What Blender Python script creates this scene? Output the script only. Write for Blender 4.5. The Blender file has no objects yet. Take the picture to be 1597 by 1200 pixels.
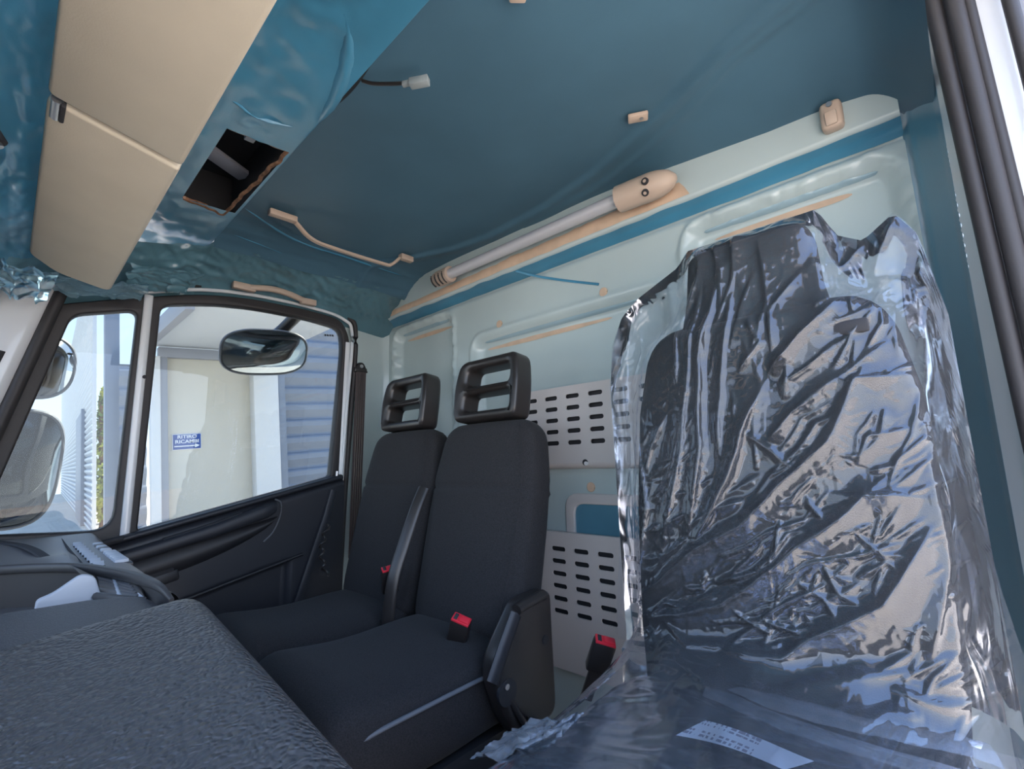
import bpy, bmesh, math, random
from mathutils import Vector, Matrix, noise
from mathutils.bvhtree import BVHTree
random.seed(7)
SC = bpy.context.scene
COL = SC.collection

# ------------------------------------------------------------------ camera
cam_d = bpy.data.cameras.new('camera'); cam = bpy.data.objects.new('camera', cam_d); COL.objects.link(cam)
cam_d.sensor_width = 36.0; cam_d.lens = 36.0 * 735.0 / 1597.0; cam_d.clip_start = 0.01; cam_d.clip_end = 300
cam.matrix_world = Matrix(((0.72739071, 0.13016948, 0.67376455, 0.0),
                           (0.68551584, -0.09325621, -0.72206046, 0.0),
                           (-0.03115751, 0.98709634, -0.15706694, 1.0),
                           (0, 0, 0, 1)))
SC.camera = cam
# ------------------------------------------------------------------ world, sun, exposure
SKY_STRENGTH = 2.5
SUN_STRENGTH = 16.0
EXPOSURE = 0.92
W = bpy.data.worlds.new('world'); SC.world = W; W.use_nodes = True
nt = W.node_tree; nt.nodes.clear()
wo = nt.nodes.new('ShaderNodeOutputWorld'); wb = nt.nodes.new('ShaderNodeBackground')
tc = nt.nodes.new('ShaderNodeTexCoord'); sx = nt.nodes.new('ShaderNodeSeparateXYZ'); cr = nt.nodes.new('ShaderNodeValToRGB')
nt.links.new(tc.outputs['Generated'], sx.inputs[0]); nt.links.new(sx.outputs['Z'], cr.inputs[0]); nt.links.new(cr.outputs[0], wb.inputs[0])
cr.color_ramp.elements[0].position = 0.0; cr.color_ramp.elements[0].color = (0.82, 0.90, 1.0, 1)
cr.color_ramp.elements[1].position = 0.7; cr.color_ramp.elements[1].color = (0.32, 0.53, 1.0, 1)
wb.inputs[1].default_value = SKY_STRENGTH; nt.links.new(wb.outputs[0], wo.inputs[0])
sun_d = bpy.data.lights.new('sun', 'SUN'); sun = bpy.data.objects.new('sun', sun_d); COL.objects.link(sun)
sun_d.energy = SUN_STRENGTH; sun_d.angle = 0.01; sun_d.color = (1.0, 0.86, 0.68)
sun.rotation_euler = Vector((-0.25, 0.62, 0.75)).to_track_quat('Z', 'Y').to_euler(); sun.location = (-3, 8, 10)
def portal(name, loc, direction, sx_, sy_):
    l = bpy.data.lights.new(name, 'AREA'); l.shape = 'RECTANGLE'; l.size = sx_; l.size_y = sy_
    l.cycles.is_portal = True
    o = bpy.data.objects.new(name, l); COL.objects.link(o); o.location = loc
    o.rotation_euler = Vector(direction).to_track_quat('-Z', 'Y').to_euler(); return o
SC.view_settings.view_transform = 'Standard'; SC.view_settings.look = 'None'
SC.view_settings.exposure = EXPOSURE; SC.view_settings.gamma = 1.0; SC.view_settings.use_curve_mapping = False
cy_ = SC.cycles
cy_.use_denoising = True; cy_.max_bounces = 10; cy_.diffuse_bounces = 6; cy_.glossy_bounces = 5
cy_.transparent_max_bounces = 24; cy_.caustics_reflective = False; cy_.caustics_refractive = False
cy_.sample_clamp_indirect = 8.0

# ------------------------------------------------------------------ materials
class NT:
    def __init__(s, name):
        s.m = bpy.data.materials.new(name); s.m.use_nodes = True; s.t = s.m.node_tree
        s.b = s.t.nodes['Principled BSDF']; s.out = s.t.nodes['Material Output']
    def n(s, kind, **k):
        x = s.t.nodes.new(kind)
        for a, v in k.items(): setattr(x, a, v)
        return x
    def l(s, a, b): s.t.links.new(a, b)
def setp(b, **k):
    for a, v in k.items(): b.inputs[a.replace('_', ' ')].default_value = v
def coords(t, scale=(1, 1, 1), rot=(0, 0, 0)):
    tcn = t.n('ShaderNodeTexCoord'); mp = t.n('ShaderNodeMapping')
    mp.inputs['Scale'].default_value = scale; mp.inputs['Rotation'].default_value = rot
    t.l(tcn.outputs['Object'], mp.inputs[0]); return mp.outputs[0]
def mat(name, col, rough=0.5, metal=0.0, spec=0.5, var=0.0, vscale=8.0, bump=0.0, bscale=200.0, bdist=0.002, coat=0.0, coat_rough=0.1, col2=None, stretch=(1, 1, 1), detail=4.0):
    t = NT(name); b = t.b
    setp(b, Base_Color=(*col, 1), Roughness=rough, Metallic=metal, Specular_IOR_Level=spec, Coat_Weight=coat, Coat_Roughness=coat_rough)
    vec = coords(t, stretch)
    if var > 0 or col2:
        nz = t.n('ShaderNodeTexNoise'); nz.inputs['Scale'].default_value = vscale; nz.inputs['Detail'].default_value = detail; t.l(vec, nz.inputs['Vector'])
        r = t.n('ShaderNodeValToRGB'); c2 = col2 or tuple(c * (1 - var) for c in col)
        c1 = col if col2 else tuple(min(1, c * (1 + var)) for c in col)
        r.color_ramp.elements[0].position = 0.35; r.color_ramp.elements[0].color = (*c2, 1)
        r.color_ramp.elements[1].position = 0.65; r.color_ramp.elements[1].color = (*c1, 1)
        t.l(nz.outputs[0], r.inputs[0]); t.l(r.outputs[0], b.inputs['Base Color'])
    if bump > 0:
        n2 = t.n('ShaderNodeTexNoise'); n2.inputs['Scale'].default_value = bscale; n2.inputs['Detail'].default_value = 3.0; t.l(vec, n2.inputs['Vector'])
        bp = t.n('ShaderNodeBump'); bp.inputs['Strength'].default_value = bump; bp.inputs['Distance'].default_value = bdist
        t.l(n2.outputs[0], bp.inputs['Height']); t.l(bp.outputs[0], b.inputs['Normal'])
    return t.m
def film_mat(name, col, rough=0.45, coat=0.7, coat_rough=0.12, wrinkle=0.3, wscale=7.0, wdist=0.02, stretch=(1, 1, 1), var=0.12, sheen_col=None):
    """coloured protective film lying on a panel: coloured base with a wrinkled clear coat"""
    t = NT(name); b = t.b
    setp(b, Base_Color=(*col, 1), Roughness=rough, Coat_Weight=coat, Coat_Roughness=coat_rough, Specular_IOR_Level=0.4)
    vec = coords(t, stretch)
    nz = t.n('ShaderNodeTexNoise'); nz.inputs['Scale'].default_value = 3.0; nz.inputs['Detail'].default_value = 5; t.l(vec, nz.inputs['Vector'])
    r = t.n('ShaderNodeValToRGB')
    r.color_ramp.elements[0].position = 0.3; r.color_ramp.elements[0].color = (*[c * (1 - var) for c in col], 1)
    r.color_ramp.elements[1].position = 0.7; r.color_ramp.elements[1].color = (*[min(1, c * (1 + var)) for c in col], 1)
    t.l(nz.outputs[0], r.inputs[0]); t.l(r.outputs[0], b.inputs['Base Color'])
    w = t.n('ShaderNodeTexNoise'); w.noise_type = 'RIDGED_MULTIFRACTAL'
    w.inputs['Scale'].default_value = wscale; w.inputs['Detail'].default_value = 3; w.inputs['Distortion'].default_value = 0.6; t.l(vec, w.inputs['Vector'])
    bp = t.n('ShaderNodeBump'); bp.inputs['Strength'].default_value = wrinkle; bp.inputs['Distance'].default_value = wdist
    t.l(w.outputs[0], bp.inputs['Height']); t.l(bp.outputs[0], b.inputs['Coat Normal'])
    n2 = t.n('ShaderNodeTexNoise'); n2.inputs['Scale'].default_value = 350; t.l(vec, n2.inputs['Vector'])
    b2 = t.n('ShaderNodeBump'); b2.inputs['Strength'].default_value = 0.15; b2.inputs['Distance'].default_value = 0.001
    t.l(n2.outputs[0], b2.inputs['Height']); t.l(b2.outputs[0], b.inputs['Normal'])
    return t.m
def clear_film(name, tint=(0.9, 0.93, 1.0), haze=0.10, gloss=0.10, rough=0.10, wscale=14.0, wrinkle=0.8, wdist=0.02, stretch=(1, 1, 1), rot=(0, 0, 0)):
    """thin see-through plastic: transparent + glossy by fresnel + a little white haze"""
    t = NT(name); t.t.nodes.remove(t.b)
    vec = coords(t, stretch, rot)
    w = t.n('ShaderNodeTexNoise'); w.noise_type = 'RIDGED_MULTIFRACTAL'
    w.inputs['Scale'].default_value = wscale; w.inputs['Detail'].default_value = 4; w.inputs['Distortion'].default_value = 0.8; t.l(vec, w.inputs['Vector'])
    bp = t.n('ShaderNodeBump'); bp.inputs['Strength'].default_value = wrinkle; bp.inputs['Distance'].default_value = wdist; t.l(w.outputs[0], bp.inputs['Height'])
    tr = t.n('ShaderNodeBsdfTransparent'); tr.inputs[0].default_value = (0.97, 0.98, 1.0, 1)
    gl = t.n('ShaderNodeBsdfGlossy'); gl.inputs['Roughness'].default_value = rough; gl.inputs[0].default_value = (*tint, 1); t.l(bp.outputs[0], gl.inputs['Normal'])
    df = t.n('ShaderNodeBsdfDiffuse'); df.inputs[0].default_value = (*tint, 1); t.l(bp.outputs[0], df.inputs['Normal'])
    tl = t.n('ShaderNodeBsdfTranslucent'); tl.inputs[0].default_value = (*tint, 1)
    dm = t.n('ShaderNodeMixShader'); dm.inputs[0].default_value = 0.4; t.l(df.outputs[0], dm.inputs[1]); t.l(tl.outputs[0], dm.inputs[2])
    m1 = t.n('ShaderNodeMixShader'); m1.inputs[0].default_value = haze; t.l(tr.outputs[0], m1.inputs[1]); t.l(dm.outputs[0], m1.inputs[2])
    fr = t.n('ShaderNodeFresnel'); fr.inputs[0].default_value = 1.5; t.l(bp.outputs[0], fr.inputs['Normal'])
    ad = t.n('ShaderNodeMath'); ad.operation = 'ADD'; ad.use_clamp = True; t.l(fr.outputs[0], ad.inputs[0]); ad.inputs[1].default_value = gloss
    m2 = t.n('ShaderNodeMixShader'); t.l(ad.outputs[0], m2.inputs[0]); t.l(m1.outputs[0], m2.inputs[1]); t.l(gl.outputs[0], m2.inputs[2])
    t.l(m2.outputs[0], t.out.inputs[0]); return t.m
def glass_mat(name, tint=(0.50, 0.54, 0.55)):
    t = NT(name); t.t.nodes.remove(t.b)
    tr = t.n('ShaderNodeBsdfTransparent'); tr.inputs[0].default_value = (*tint, 1)
    gl = t.n('ShaderNodeBsdfGlossy'); gl.inputs['Roughness'].default_value = 0.01
    fr = t.n('ShaderNodeFresnel'); fr.inputs[0].default_value = 1.45
    m = t.n('ShaderNodeMixShader'); t.l(fr.outputs[0], m.inputs[0]); t.l(tr.outputs[0], m.inputs[1]); t.l(gl.outputs[0], m.inputs[2])
    t.l(m.outputs[0], t.out.inputs[0]); return t.m
def grain_mat(name, col, scale=260.0, strength=0.8, dist=0.0015, rough=0.42):
    """moulded plastic with a leather grain"""
    t = NT(name); b = t.b; setp(b, Base_Color=(*col, 1), Roughness=rough, Specular_IOR_Level=0.55)
    vec = coords(t)
    nz = t.n('ShaderNodeTexNoise'); nz.inputs['Scale'].default_value = scale * 0.25; nz.inputs['Detail'].default_value = 2; t.l(vec, nz.inputs['Vector'])
    mx = t.n('ShaderNodeMixRGB'); mx.inputs[0].default_value = 0.012; t.l(vec, mx.inputs[1]); t.l(nz.outputs['Color'], mx.inputs[2])
    v = t.n('ShaderNodeTexVoronoi'); v.feature = 'SMOOTH_F1'; v.inputs['Scale'].default_value = scale; v.inputs['Smoothness'].default_value = 0.4; t.l(mx.outputs[0], v.inputs['Vector'])
    bp = t.n('ShaderNodeBump'); bp.invert = True; bp.inputs['Strength'].default_value = strength; bp.inputs['Distance'].default_value = dist
    t.l(v.outputs['Distance'], bp.inputs['Height']); t.l(bp.outputs[0], b.inputs['Normal'])
    return t.m
def fabric_mat(name, col, rough=0.9):
    t = NT(name); b = t.b; setp(b, Base_Color=(*col, 1), Roughness=rough, Specular_IOR_Level=0.2, Sheen_Weight=0.04, Sheen_Roughness=0.5)
    vec = coords(t)
    nz = t.n('ShaderNodeTexNoise'); nz.inputs['Scale'].default_value = 500; nz.inputs['Detail'].default_value = 2; t.l(vec, nz.inputs['Vector'])
    r = t.n('ShaderNodeValToRGB'); r.color_ramp.elements[0].position = .3; r.color_ramp.elements[0].color = (*[c * .7 for c in col], 1)
    r.color_ramp.elements[1].position = .7; r.color_ramp.elements[1].color = (*[c * 1.35 for c in col], 1)
    t.l(nz.outputs[0], r.inputs[0]); t.l(r.outputs[0], b.inputs['Base Color'])
    bp = t.n('ShaderNodeBump'); bp.inputs['Strength'].default_value = .4; bp.inputs['Distance'].default_value = .001
    t.l(nz.outputs[0], bp.inputs['Height']); t.l(bp.outputs[0], b.inputs['Normal'])
    return t.m
M = dict(
    roof=film_mat('blue_film_on_roof_fabric', (0.062, 0.142, 0.205), rough=0.6, coat=0.2, coat_rough=0.35, wrinkle=0.08, wscale=2.5, wdist=0.01),
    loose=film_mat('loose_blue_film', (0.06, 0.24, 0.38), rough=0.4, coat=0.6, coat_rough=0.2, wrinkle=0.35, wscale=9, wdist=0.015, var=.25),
    side=film_mat('blue_film_over_door', (0.10, 0.21, 0.26), rough=0.4, coat=0.8, coat_rough=0.15, wrinkle=0.4, wscale=22, wdist=0.012, var=.3),
    wall=film_mat('pale_film_on_rear_panel', (0.51, 0.595, 0.595), rough=0.35, coat=0.7, coat_rough=0.15, wrinkle=0.06, wscale=5, wdist=0.01, var=.06),
    pillar=film_mat('blue_film_on_pillar', (0.10, 0.25, 0.34), rough=0.4, coat=0.5, coat_rough=0.2, wrinkle=0.1, wscale=6, var=.1),
    groove=film_mat('blue_grey_film_shade', (0.33, 0.46, 0.52), rough=0.35, coat=0.8, coat_rough=0.15, wrinkle=0.2, wscale=14, wdist=.01),
    beige=mat('beige_visor_vinyl', (0.70, 0.63, 0.51), rough=0.6, var=.03, bump=.25, bscale=420, bdist=.001),
    tan=mat('tan_trim_plastic', (0.56, 0.43, 0.34), rough=0.5, bump=.15, bscale=500, bdist=.0006),
    peel=mat('bare_tan_panel', (0.64, 0.46, 0.33), rough=0.6, var=.08, vscale=20),
    tube=mat('satin_grey_tube', (0.62, 0.61, 0.64), rough=0.35, metal=0.2),
    panel=mat('grey_painted_panel', (0.62, 0.57, 0.55), rough=0.5, bump=.06, bscale=400, bdist=.0005),
    slot=mat('dark_slot', (0.03, 0.03, 0.035), rough=0.8),
    fabric=fabric_mat('black_seat_fabric', (0.027, 0.0255, 0.027)),
    drvfab=fabric_mat('black_driver_seat_fabric', (0.008, 0.008, 0.009)),
    black=mat('black_moulded_plastic', (0.026, 0.022, 0.021), rough=0.33, spec=.5, bump=.1, bscale=600, bdist=.0005),
    dark=mat('charcoal_plastic', (0.020, 0.020, 0.024), rough=0.5, bump=.15, bscale=500, bdist=.0006),
    doorp=mat('charcoal_door_plastic', (0.022, 0.024, 0.032), rough=0.5, bump=.15, bscale=500, bdist=.0006),
    grain=grain_mat('grained_dash_skin', (0.068, 0.068, 0.072), scale=190, strength=1.0, dist=.0034, rough=.32),
    grain2=grain_mat('fine_grained_dash_skin', (0.050, 0.054, 0.068), scale=500, strength=.6, dist=.001),
    dash=mat('dash_grey_brown_plastic', (0.16, 0.155, 0.16), rough=0.4, bump=.12, bscale=500, bdist=.0006),
    dashdark=mat('dash_dark_plastic', (0.06, 0.056, 0.055), rough=0.45, bump=.12, bscale=500, bdist=.0006),
    vent=mat('pale_grey_vent_plastic', (0.55, 0.58, 0.64), rough=0.4),
    rubber=mat('black_door_rubber', (0.035, 0.031, 0.032), rough=0.55, bump=.2, bscale=300, bdist=.0008),
    paint=mat('white_body_paint', (0.80, 0.81, 0.83), rough=0.25, coat=.5, coat_rough=.05),
    red=mat('red_buckle_plastic', (0.75, 0.03, 0.05), rough=0.35),
    strap=mat('brown_black_belt_webbing', (0.085, 0.060, 0.060), rough=0.6, bump=.4, bscale=60, bdist=.001, stretch=(12, 12, 1)),
    piping=mat('grey_seat_piping', (0.13, 0.135, 0.15), rough=0.6),
    metal=mat('dull_steel', (0.45, 0.45, 0.47), rough=0.3, metal=.9),
    glass=glass_mat('window_glass'),
    mirror=mat('mirror_glass', (0.55, 0.60, 0.64), rough=0.02, metal=1.0),
    bag=clear_film('clear_seat_bag', haze=0.07, gloss=0.014, rough=0.08, wscale=1.0, wrinkle=0.5, wdist=.004, stretch=(44, 20, 9), rot=(0, .75, 0)),
    bagc=clear_film('clear_cushion_cover', haze=0.22, gloss=0.0, rough=0.25, wscale=9, wrinkle=0.3, wdist=.01, stretch=(1, 3, 1)),
    wisp=clear_film('torn_blue_film', tint=(0.55, 0.82, 0.95), haze=0.4, gloss=0.0, rough=0.3, wscale=18, wrinkle=0.3, wdist=.01),
    floor=mat('black_floor_mat', (0.012, 0.012, 0.014), rough=0.8),
    wood=mat('torn_fibre_edge', (0.22, 0.11, 0.06), rough=0.9, var=.4, vscale=60, bump=.6, bscale=120, bdist=.002),
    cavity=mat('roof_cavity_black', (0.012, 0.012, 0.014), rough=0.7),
    ground=mat('sunlit_concrete', (0.62, 0.56, 0.48), rough=0.9, var=.06, vscale=1.5),
    clad=mat('grey_blue_cladding', (0.22, 0.25, 0.31), rough=0.45, var=.05, vscale=3),
    cladlight=mat('silver_corrugated_cladding', (0.66, 0.66, 0.66), rough=0.4, metal=.2),
    cream=mat('cream_door_panel', (0.62, 0.58, 0.50), rough=0.5, var=.03, vscale=1.0),
    white=mat('white_steel', (0.72, 0.72, 0.72), rough=0.4),
    greysteel=mat('grey_steel', (0.28, 0.29, 0.33), rough=0.45),
    soffit=mat('pale_soffit', (0.55, 0.57, 0.60), rough=0.6),
    signblue=mat('blue_sign_face', (0.02, 0.07, 0.30), rough=0.4),
    signwhite=mat('white_sign_print', (0.85, 0.87, 0.9), rough=0.5),
    leaf=mat('yellow_green_leaves', (0.55, 0.55, 0.10), rough=0.7, col2=(0.14, 0.22, 0.05), vscale=2.0),
    paper=None,
    clearplug=mat('grey_connector_plastic', (0.30, 0.34, 0.35), rough=0.35),
)
def paper_mat():
    t = NT('printed_paper_label'); b = t.b; setp(b, Roughness=0.6)
    tcn = t.n('ShaderNodeTexCoord'); mp = t.n('ShaderNodeMapping'); t.l(tcn.outputs['Generated'], mp.inputs[0]); mp.inputs['Scale'].default_value = (46, 1, 1)
    nz = t.n('ShaderNodeTexNoise'); nz.inputs['Scale'].default_value = 1.0; nz.inputs['Detail'].default_value = 3
    t.l(mp.outputs[0], nz.inputs['Vector'])
    sp = t.n('ShaderNodeSeparateXYZ'); t.l(tcn.outputs['Generated'], sp.inputs[0])
    rows = t.n('ShaderNodeValToRGB'); rows.color_ramp.interpolation = 'CONSTANT'
    els = rows.color_ramp.elements
    els[0].position = 0; els[0].color = (0, 0, 0, 1); els[1].position = .16; els[1].color = (1, 1, 1, 1)
    for p, v in ((.26, 0), (.32, 1), (.40, 0), (.62, 1), (.70, 0), (.76, 1), (.90, 0)):
        e = els.new(p); e.color = (v, v, v, 1)
    t.l(sp.outputs['Y'], rows.inputs[0])
    xm = t.n('ShaderNodeMath'); xm.operation = 'LESS_THAN'; xm.inputs[1].default_value = .62; t.l(sp.outputs['X'], xm.inputs[0])
    th = t.n('ShaderNodeMath'); th.operation = 'GREATER_THAN'; th.inputs[1].default_value = .5; t.l(nz.outputs[0], th.inputs[0])
    m1 = t.n('ShaderNodeMath'); m1.operation = 'MULTIPLY'; t.l(rows.outputs[0], m1.inputs[0]); t.l(th.outputs[0], m1.inputs[1])
    m2 = t.n('ShaderNodeMath'); m2.operation = 'MULTIPLY'; t.l(m1.outputs[0], m2.inputs[0]); t.l(xm.outputs[0], m2.inputs[1])
    mx = t.n('ShaderNodeMixRGB'); mx.inputs[1].default_value = (.82, .80, .84, 1); mx.inputs[2].default_value = (.32, .28, .33, 1)
    t.l(m2.outputs[0], mx.inputs[0]); t.l(mx.outputs[0], b.inputs['Base Color']); return t.m
M['paper'] = paper_mat()

# ------------------------------------------------------------------ mesh helpers
def link(o, parent=None, m=None):
    COL.objects.link(o)
    if m is not None: o.data.materials.append(M[m] if isinstance(m, str) else m)
    if parent is not None:
        o.parent = parent
        o.matrix_parent_inverse = parent.matrix_basis.inverted()
    return o
def mesh(name, vs, fs, m, parent=None, smooth=True):
    me = bpy.data.meshes.new(name); me.from_pydata([tuple(v) for v in vs], [], fs); me.update()
    bm = bmesh.new(); bm.from_mesh(me); bmesh.ops.recalc_face_normals(bm, faces=bm.faces); bm.to_mesh(me); bm.free()
    if smooth:
        me.shade_smooth()
    return link(bpy.data.objects.new(name, me), parent, m)
def sharp(o, deg=40):
    o.data.set_sharp_from_angle(angle=math.radians(deg)); return o
def tag(o, label, cat, group=None, kind=None):
    if label: o['label'] = label
    if cat: o['category'] = cat
    if group: o['group'] = group
    if kind: o['kind'] = kind
    return o
def struct(o, label=None):
    o['kind'] = 'structure'
    if label: o['label'] = label
    return o
def thing(name, loc, label, cat, group=None):
    o = bpy.data.objects.new(name, None); COL.objects.link(o); o.location = loc; o.empty_display_size = 0.05
    o.matrix_basis = Matrix.Translation(loc)
    return tag(o, label, cat, group)
def box(name, c, s, m, parent=None, rot=None, bevel=0.004, seg=2):
    bm = bmesh.new(); bmesh.ops.create_cube(bm, size=1.0)
    bmesh.ops.scale(bm, vec=s, verts=bm.verts)
    if bevel > 0:
        bmesh.ops.bevel(bm, geom=list(bm.edges), offset=min(bevel, min(s) * .45), segments=seg, affect='EDGES', profile=0.5)
    mt = Matrix.Translation(c) @ (rot.to_matrix().to_4x4() if rot is not None and not isinstance(rot, Matrix) else (rot if rot is not None else Matrix()))
    bmesh.ops.transform(bm, matrix=mt, verts=bm.verts)
    me = bpy.data.meshes.new(name); bm.to_mesh(me); bm.free(); me.shade_smooth()
    o = link(bpy.data.objects.new(name, me), parent, m); return sharp(o, 35)
def catmull(pts, n=8, closed=False):
    P = [Vector(p) for p in pts]; out = []; N = len(P)
    rng = range(N) if closed else range(N - 1)
    for i in rng:
        p0 = P[(i - 1) % N] if closed or i > 0 else P[0] * 2 - P[1]
        p1 = P[i]; p2 = P[(i + 1) % N]
        p3 = P[(i + 2) % N] if closed or i + 2 < N else P[-1] * 2 - P[-2]
        for k in range(n):
            t = k / n
            out.append(0.5 * ((2 * p1) + (p2 - p0) * t + (2 * p0 - 5 * p1 + 4 * p2 - p3) * t * t + (3 * p1 - p0 - 3 * p2 + p3) * t ** 3))
    if not closed: out.append(P[-1])
    return out
def tube(name, pts, r, m, parent=None, n=10, closed=False, up=(0, 0, 1), flat=None, power=2.0, radii=None):
    """sweep a (super)ellipse r x flat along pts"""
    P = [Vector(p) for p in pts]; N = len(P); vs = []; fs = []
    upv = Vector(up); rr = flat if flat else r
    for i in range(N):
        a = P[(i - 1) % N] if closed or i > 0 else P[i]; b = P[(i + 1) % N] if closed or i < N - 1 else P[i]
        t = (b - a).normalized()
        s = t.cross(upv)
        if s.length < 1e-4: s = t.cross(Vector((1, 0, 0)))
        s.normalize(); u = s.cross(t).normalized()
        k = radii[i] if radii else 1.0
        for j in range(n):
            th = 2 * math.pi * j / n; c, q = math.cos(th), math.sin(th)
            e = 2.0 / power
            cx = math.copysign(abs(c) ** e, c); sy = math.copysign(abs(q) ** e, q)
            vs.append(P[i] + s * (cx * r * k) + u * (sy * rr * k))
    for i in range(N if closed else N - 1):
        for j in range(n):
            a = i * n + j; b = i * n + (j + 1) % n; c = ((i + 1) % N) * n + (j + 1) % n; d = ((i + 1) % N) * n + j
            fs.append((a, b, c, d))
    if not closed:
        fs.append(tuple(range(n))); fs.append(tuple(range((N - 1) * n, N * n)))
    return sharp(mesh(name, vs, fs, m, parent), 50)
def loft(name, rings, m, parent=None, cap=True, ang=60):
    n = len(rings[0]); vs = [v for r in rings for v in r]; fs = []
    for i in range(len(rings) - 1):
        for j in range(n):
            fs.append((i * n + j, i * n + (j + 1) % n, (i + 1) * n + (j + 1) % n, (i + 1) * n + j))
    if cap:
        fs.append(tuple(range(n))); fs.append(tuple(range((len(rings) - 1) * n, len(rings) * n)))
    return sharp(mesh(name, vs, fs, m, parent), ang)
def grid(name, fn, us, vs_, m, parent=None, skip=None, thick=0.0):
    nu, nv = len(us), len(vs_); vs = []; fs = []
    for v in vs_:
        for u in us: vs.append(fn(u, v))
    for j in range(nv - 1):
        for i in range(nu - 1):
            if skip and skip((us[i] + us[i + 1]) / 2, (vs_[j] + vs_[j + 1]) / 2): continue
            fs.append((j * nu + i, j * nu + i + 1, (j + 1) * nu + i + 1, (j + 1) * nu + i))
    o = mesh(name, vs, fs, m, parent)
    if thick:
        md = o.modifiers.new('thickness', 'SOLIDIFY'); md.thickness = thick; md.offset = 0
    return o
def lin(a, b, n): return [a + (b - a) * i / (n - 1) for i in range(n)]
def plate(name, outline, holes, thick, m, basis, parent=None, bevel=0.0, bres=2, warp=None):
    """flat plate with holes: outline in (a,b); basis = (origin, A, B); thickness along A x B"""
    cu = bpy.data.curves.new(name, 'CURVE'); cu.dimensions = '2D'; cu.fill_mode = 'BOTH'
    cu.extrude = max(thick / 2 - bevel, 0.0001); cu.bevel_depth = bevel; cu.bevel_resolution = bres; cu.offset = -bevel
    for k, poly in enumerate([outline] + list(holes)):
        sp = cu.splines.new('POLY'); sp.points.add(len(poly) - 1); sp.use_cyclic_u = True
        for p, q in zip(sp.points, poly): p.co = (q[0], q[1], 0, 1)
    tmp = bpy.data.objects.new(name + '_tmp', cu); COL.objects.link(tmp)
    dg = bpy.context.evaluated_depsgraph_get(); me = bpy.data.meshes.new_from_object(tmp.evaluated_get(dg))
    bpy.data.objects.remove(tmp); bpy.data.curves.remove(cu)
    o0, A, B = (Vector(x) for x in basis); N = A.cross(B).normalized()
    for v in me.vertices:
        a, b, c = v.co
        if warp: c += warp(a, b)
        v.co = o0 + A * a + B * b + N * c
    bm = bmesh.new(); bm.from_mesh(me); bmesh.ops.remove_doubles(bm, verts=bm.verts, dist=1e-5); bmesh.ops.recalc_face_normals(bm, faces=bm.faces); bm.to_mesh(me); bm.free()
    me.name = name; me.materials.clear(); me.shade_smooth()
    return sharp(link(bpy.data.objects.new(name, me), parent, m), 35)
def rrect(x0, x1, y0, y1, r, n=5):
    out = []
    for cx, cy, a0 in ((x1 - r, y1 - r, 0), (x0 + r, y1 - r, 90), (x0 + r, y0 + r, 180), (x1 - r, y0 + r, 270)):
        for k in range(n + 1):
            a = math.radians(a0 + 90 * k / n); out.append((cx + r * math.cos(a), cy + r * math.sin(a)))
    return out
def round_poly(pts, r, n=5):
    out = []; N = len(pts)
    rs = r if isinstance(r, (list, tuple)) else [r] * N
    for i in range(N):
        p = Vector(pts[i]); a = Vector(pts[i - 1]); b = Vector(pts[(i + 1) % N])
        da = (a - p); db = (b - p); k = min(rs[i], da.length * .45, db.length * .45)
        pa = p + da.normalized() * k; pb = p + db.normalized() * k
        for j in range(n + 1):
            t = j / n; q = pa * (1 - t) ** 2 + p * 2 * t * (1 - t) + pb * t * t; out.append((q.x, q.y))
    return out
def interp(x, tab):
    if x <= tab[0][0]: return tab[0][1]
    for (a, b), (c, d) in zip(tab, tab[1:]):
        if x <= c:
            t = (x - a) / (c - a); return b + (d - b) * t
    return tab[-1][1]
def sstep(a, b, x):
    t = max(0.0, min(1.0, (x - a) / (b - a))); return t * t * (3 - 2 * t)
def nz3(x, y, z, s=1.0): return noise.noise(Vector((x * s, y * s, z * s)))
def ridged(x, y, z, s=1.0, oct=3):
    v = 0; a = 1.0
    for k in range(oct):
        v += a * (1 - abs(noise.noise(Vector((x * s, y * s, z * s + 7.3 * k))) * 2)); s *= 2.1; a *= .5
    return v
# ================================================================== SETTING
portal('windshield_portal', (-0.92, -0.42, 1.15), (0, 1, -0.1), 2.1, 1.1)
portal('open_door_portal', (0.24, 0.28, 0.75), (-1, 0, 0), 1.5, 2.2)
portal('passenger_window_portal', (-1.99, 0.45, 1.2), (1, 0, 0), 1.2, 0.95)

def sdr(x, z, r, rad=.05):
    x0, x1, z0, z1 = r
    qx = abs(x - (x0 + x1) / 2) - (x1 - x0) / 2 + rad; qz = abs(z - (z0 + z1) / 2) - (z1 - z0) / 2 + rad
    return math.hypot(max(qx, 0), max(qz, 0)) + min(max(qx, qz), 0) - rad
RECS = ((-1.86, -1.445, 0.98, 1.60), (-1.315, -0.53, 0.98, 1.462), (-0.462, -0.012, 1.03, 1.598))
def wall_y(x, z):
    y = 1.20
    for k, r in enumerate(RECS):
        sd = sdr(x, z, r)
        y += 0.030 * sstep(0.004, -0.034, sd)
        y -= 0.007 * math.exp(-((sd - 0.014) / 0.010) ** 2)
        if abs(sd) < .07 and k != 1:
            y += 0.0055 * math.exp(-(sd / .028) ** 2) * (ridged(x, z, k, 24, 2) - .9)
    y -= 0.045 * sstep(1.645, 1.660, z)                         # header step above the groove
    y += 0.010 * math.exp(-((z - 1.634) / 0.010) ** 2)
    y += 0.0020 * nz3(x, z, 0, 3.0)
    return y
struct(grid('wall_rear', lambda x, z: (x, wall_y(x, z), z), lin(-1.935, 0.0, 330), lin(0.0, 1.86, 310), 'wall'),
       'pale blue film-covered rear cab wall with pressed recesses')
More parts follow.
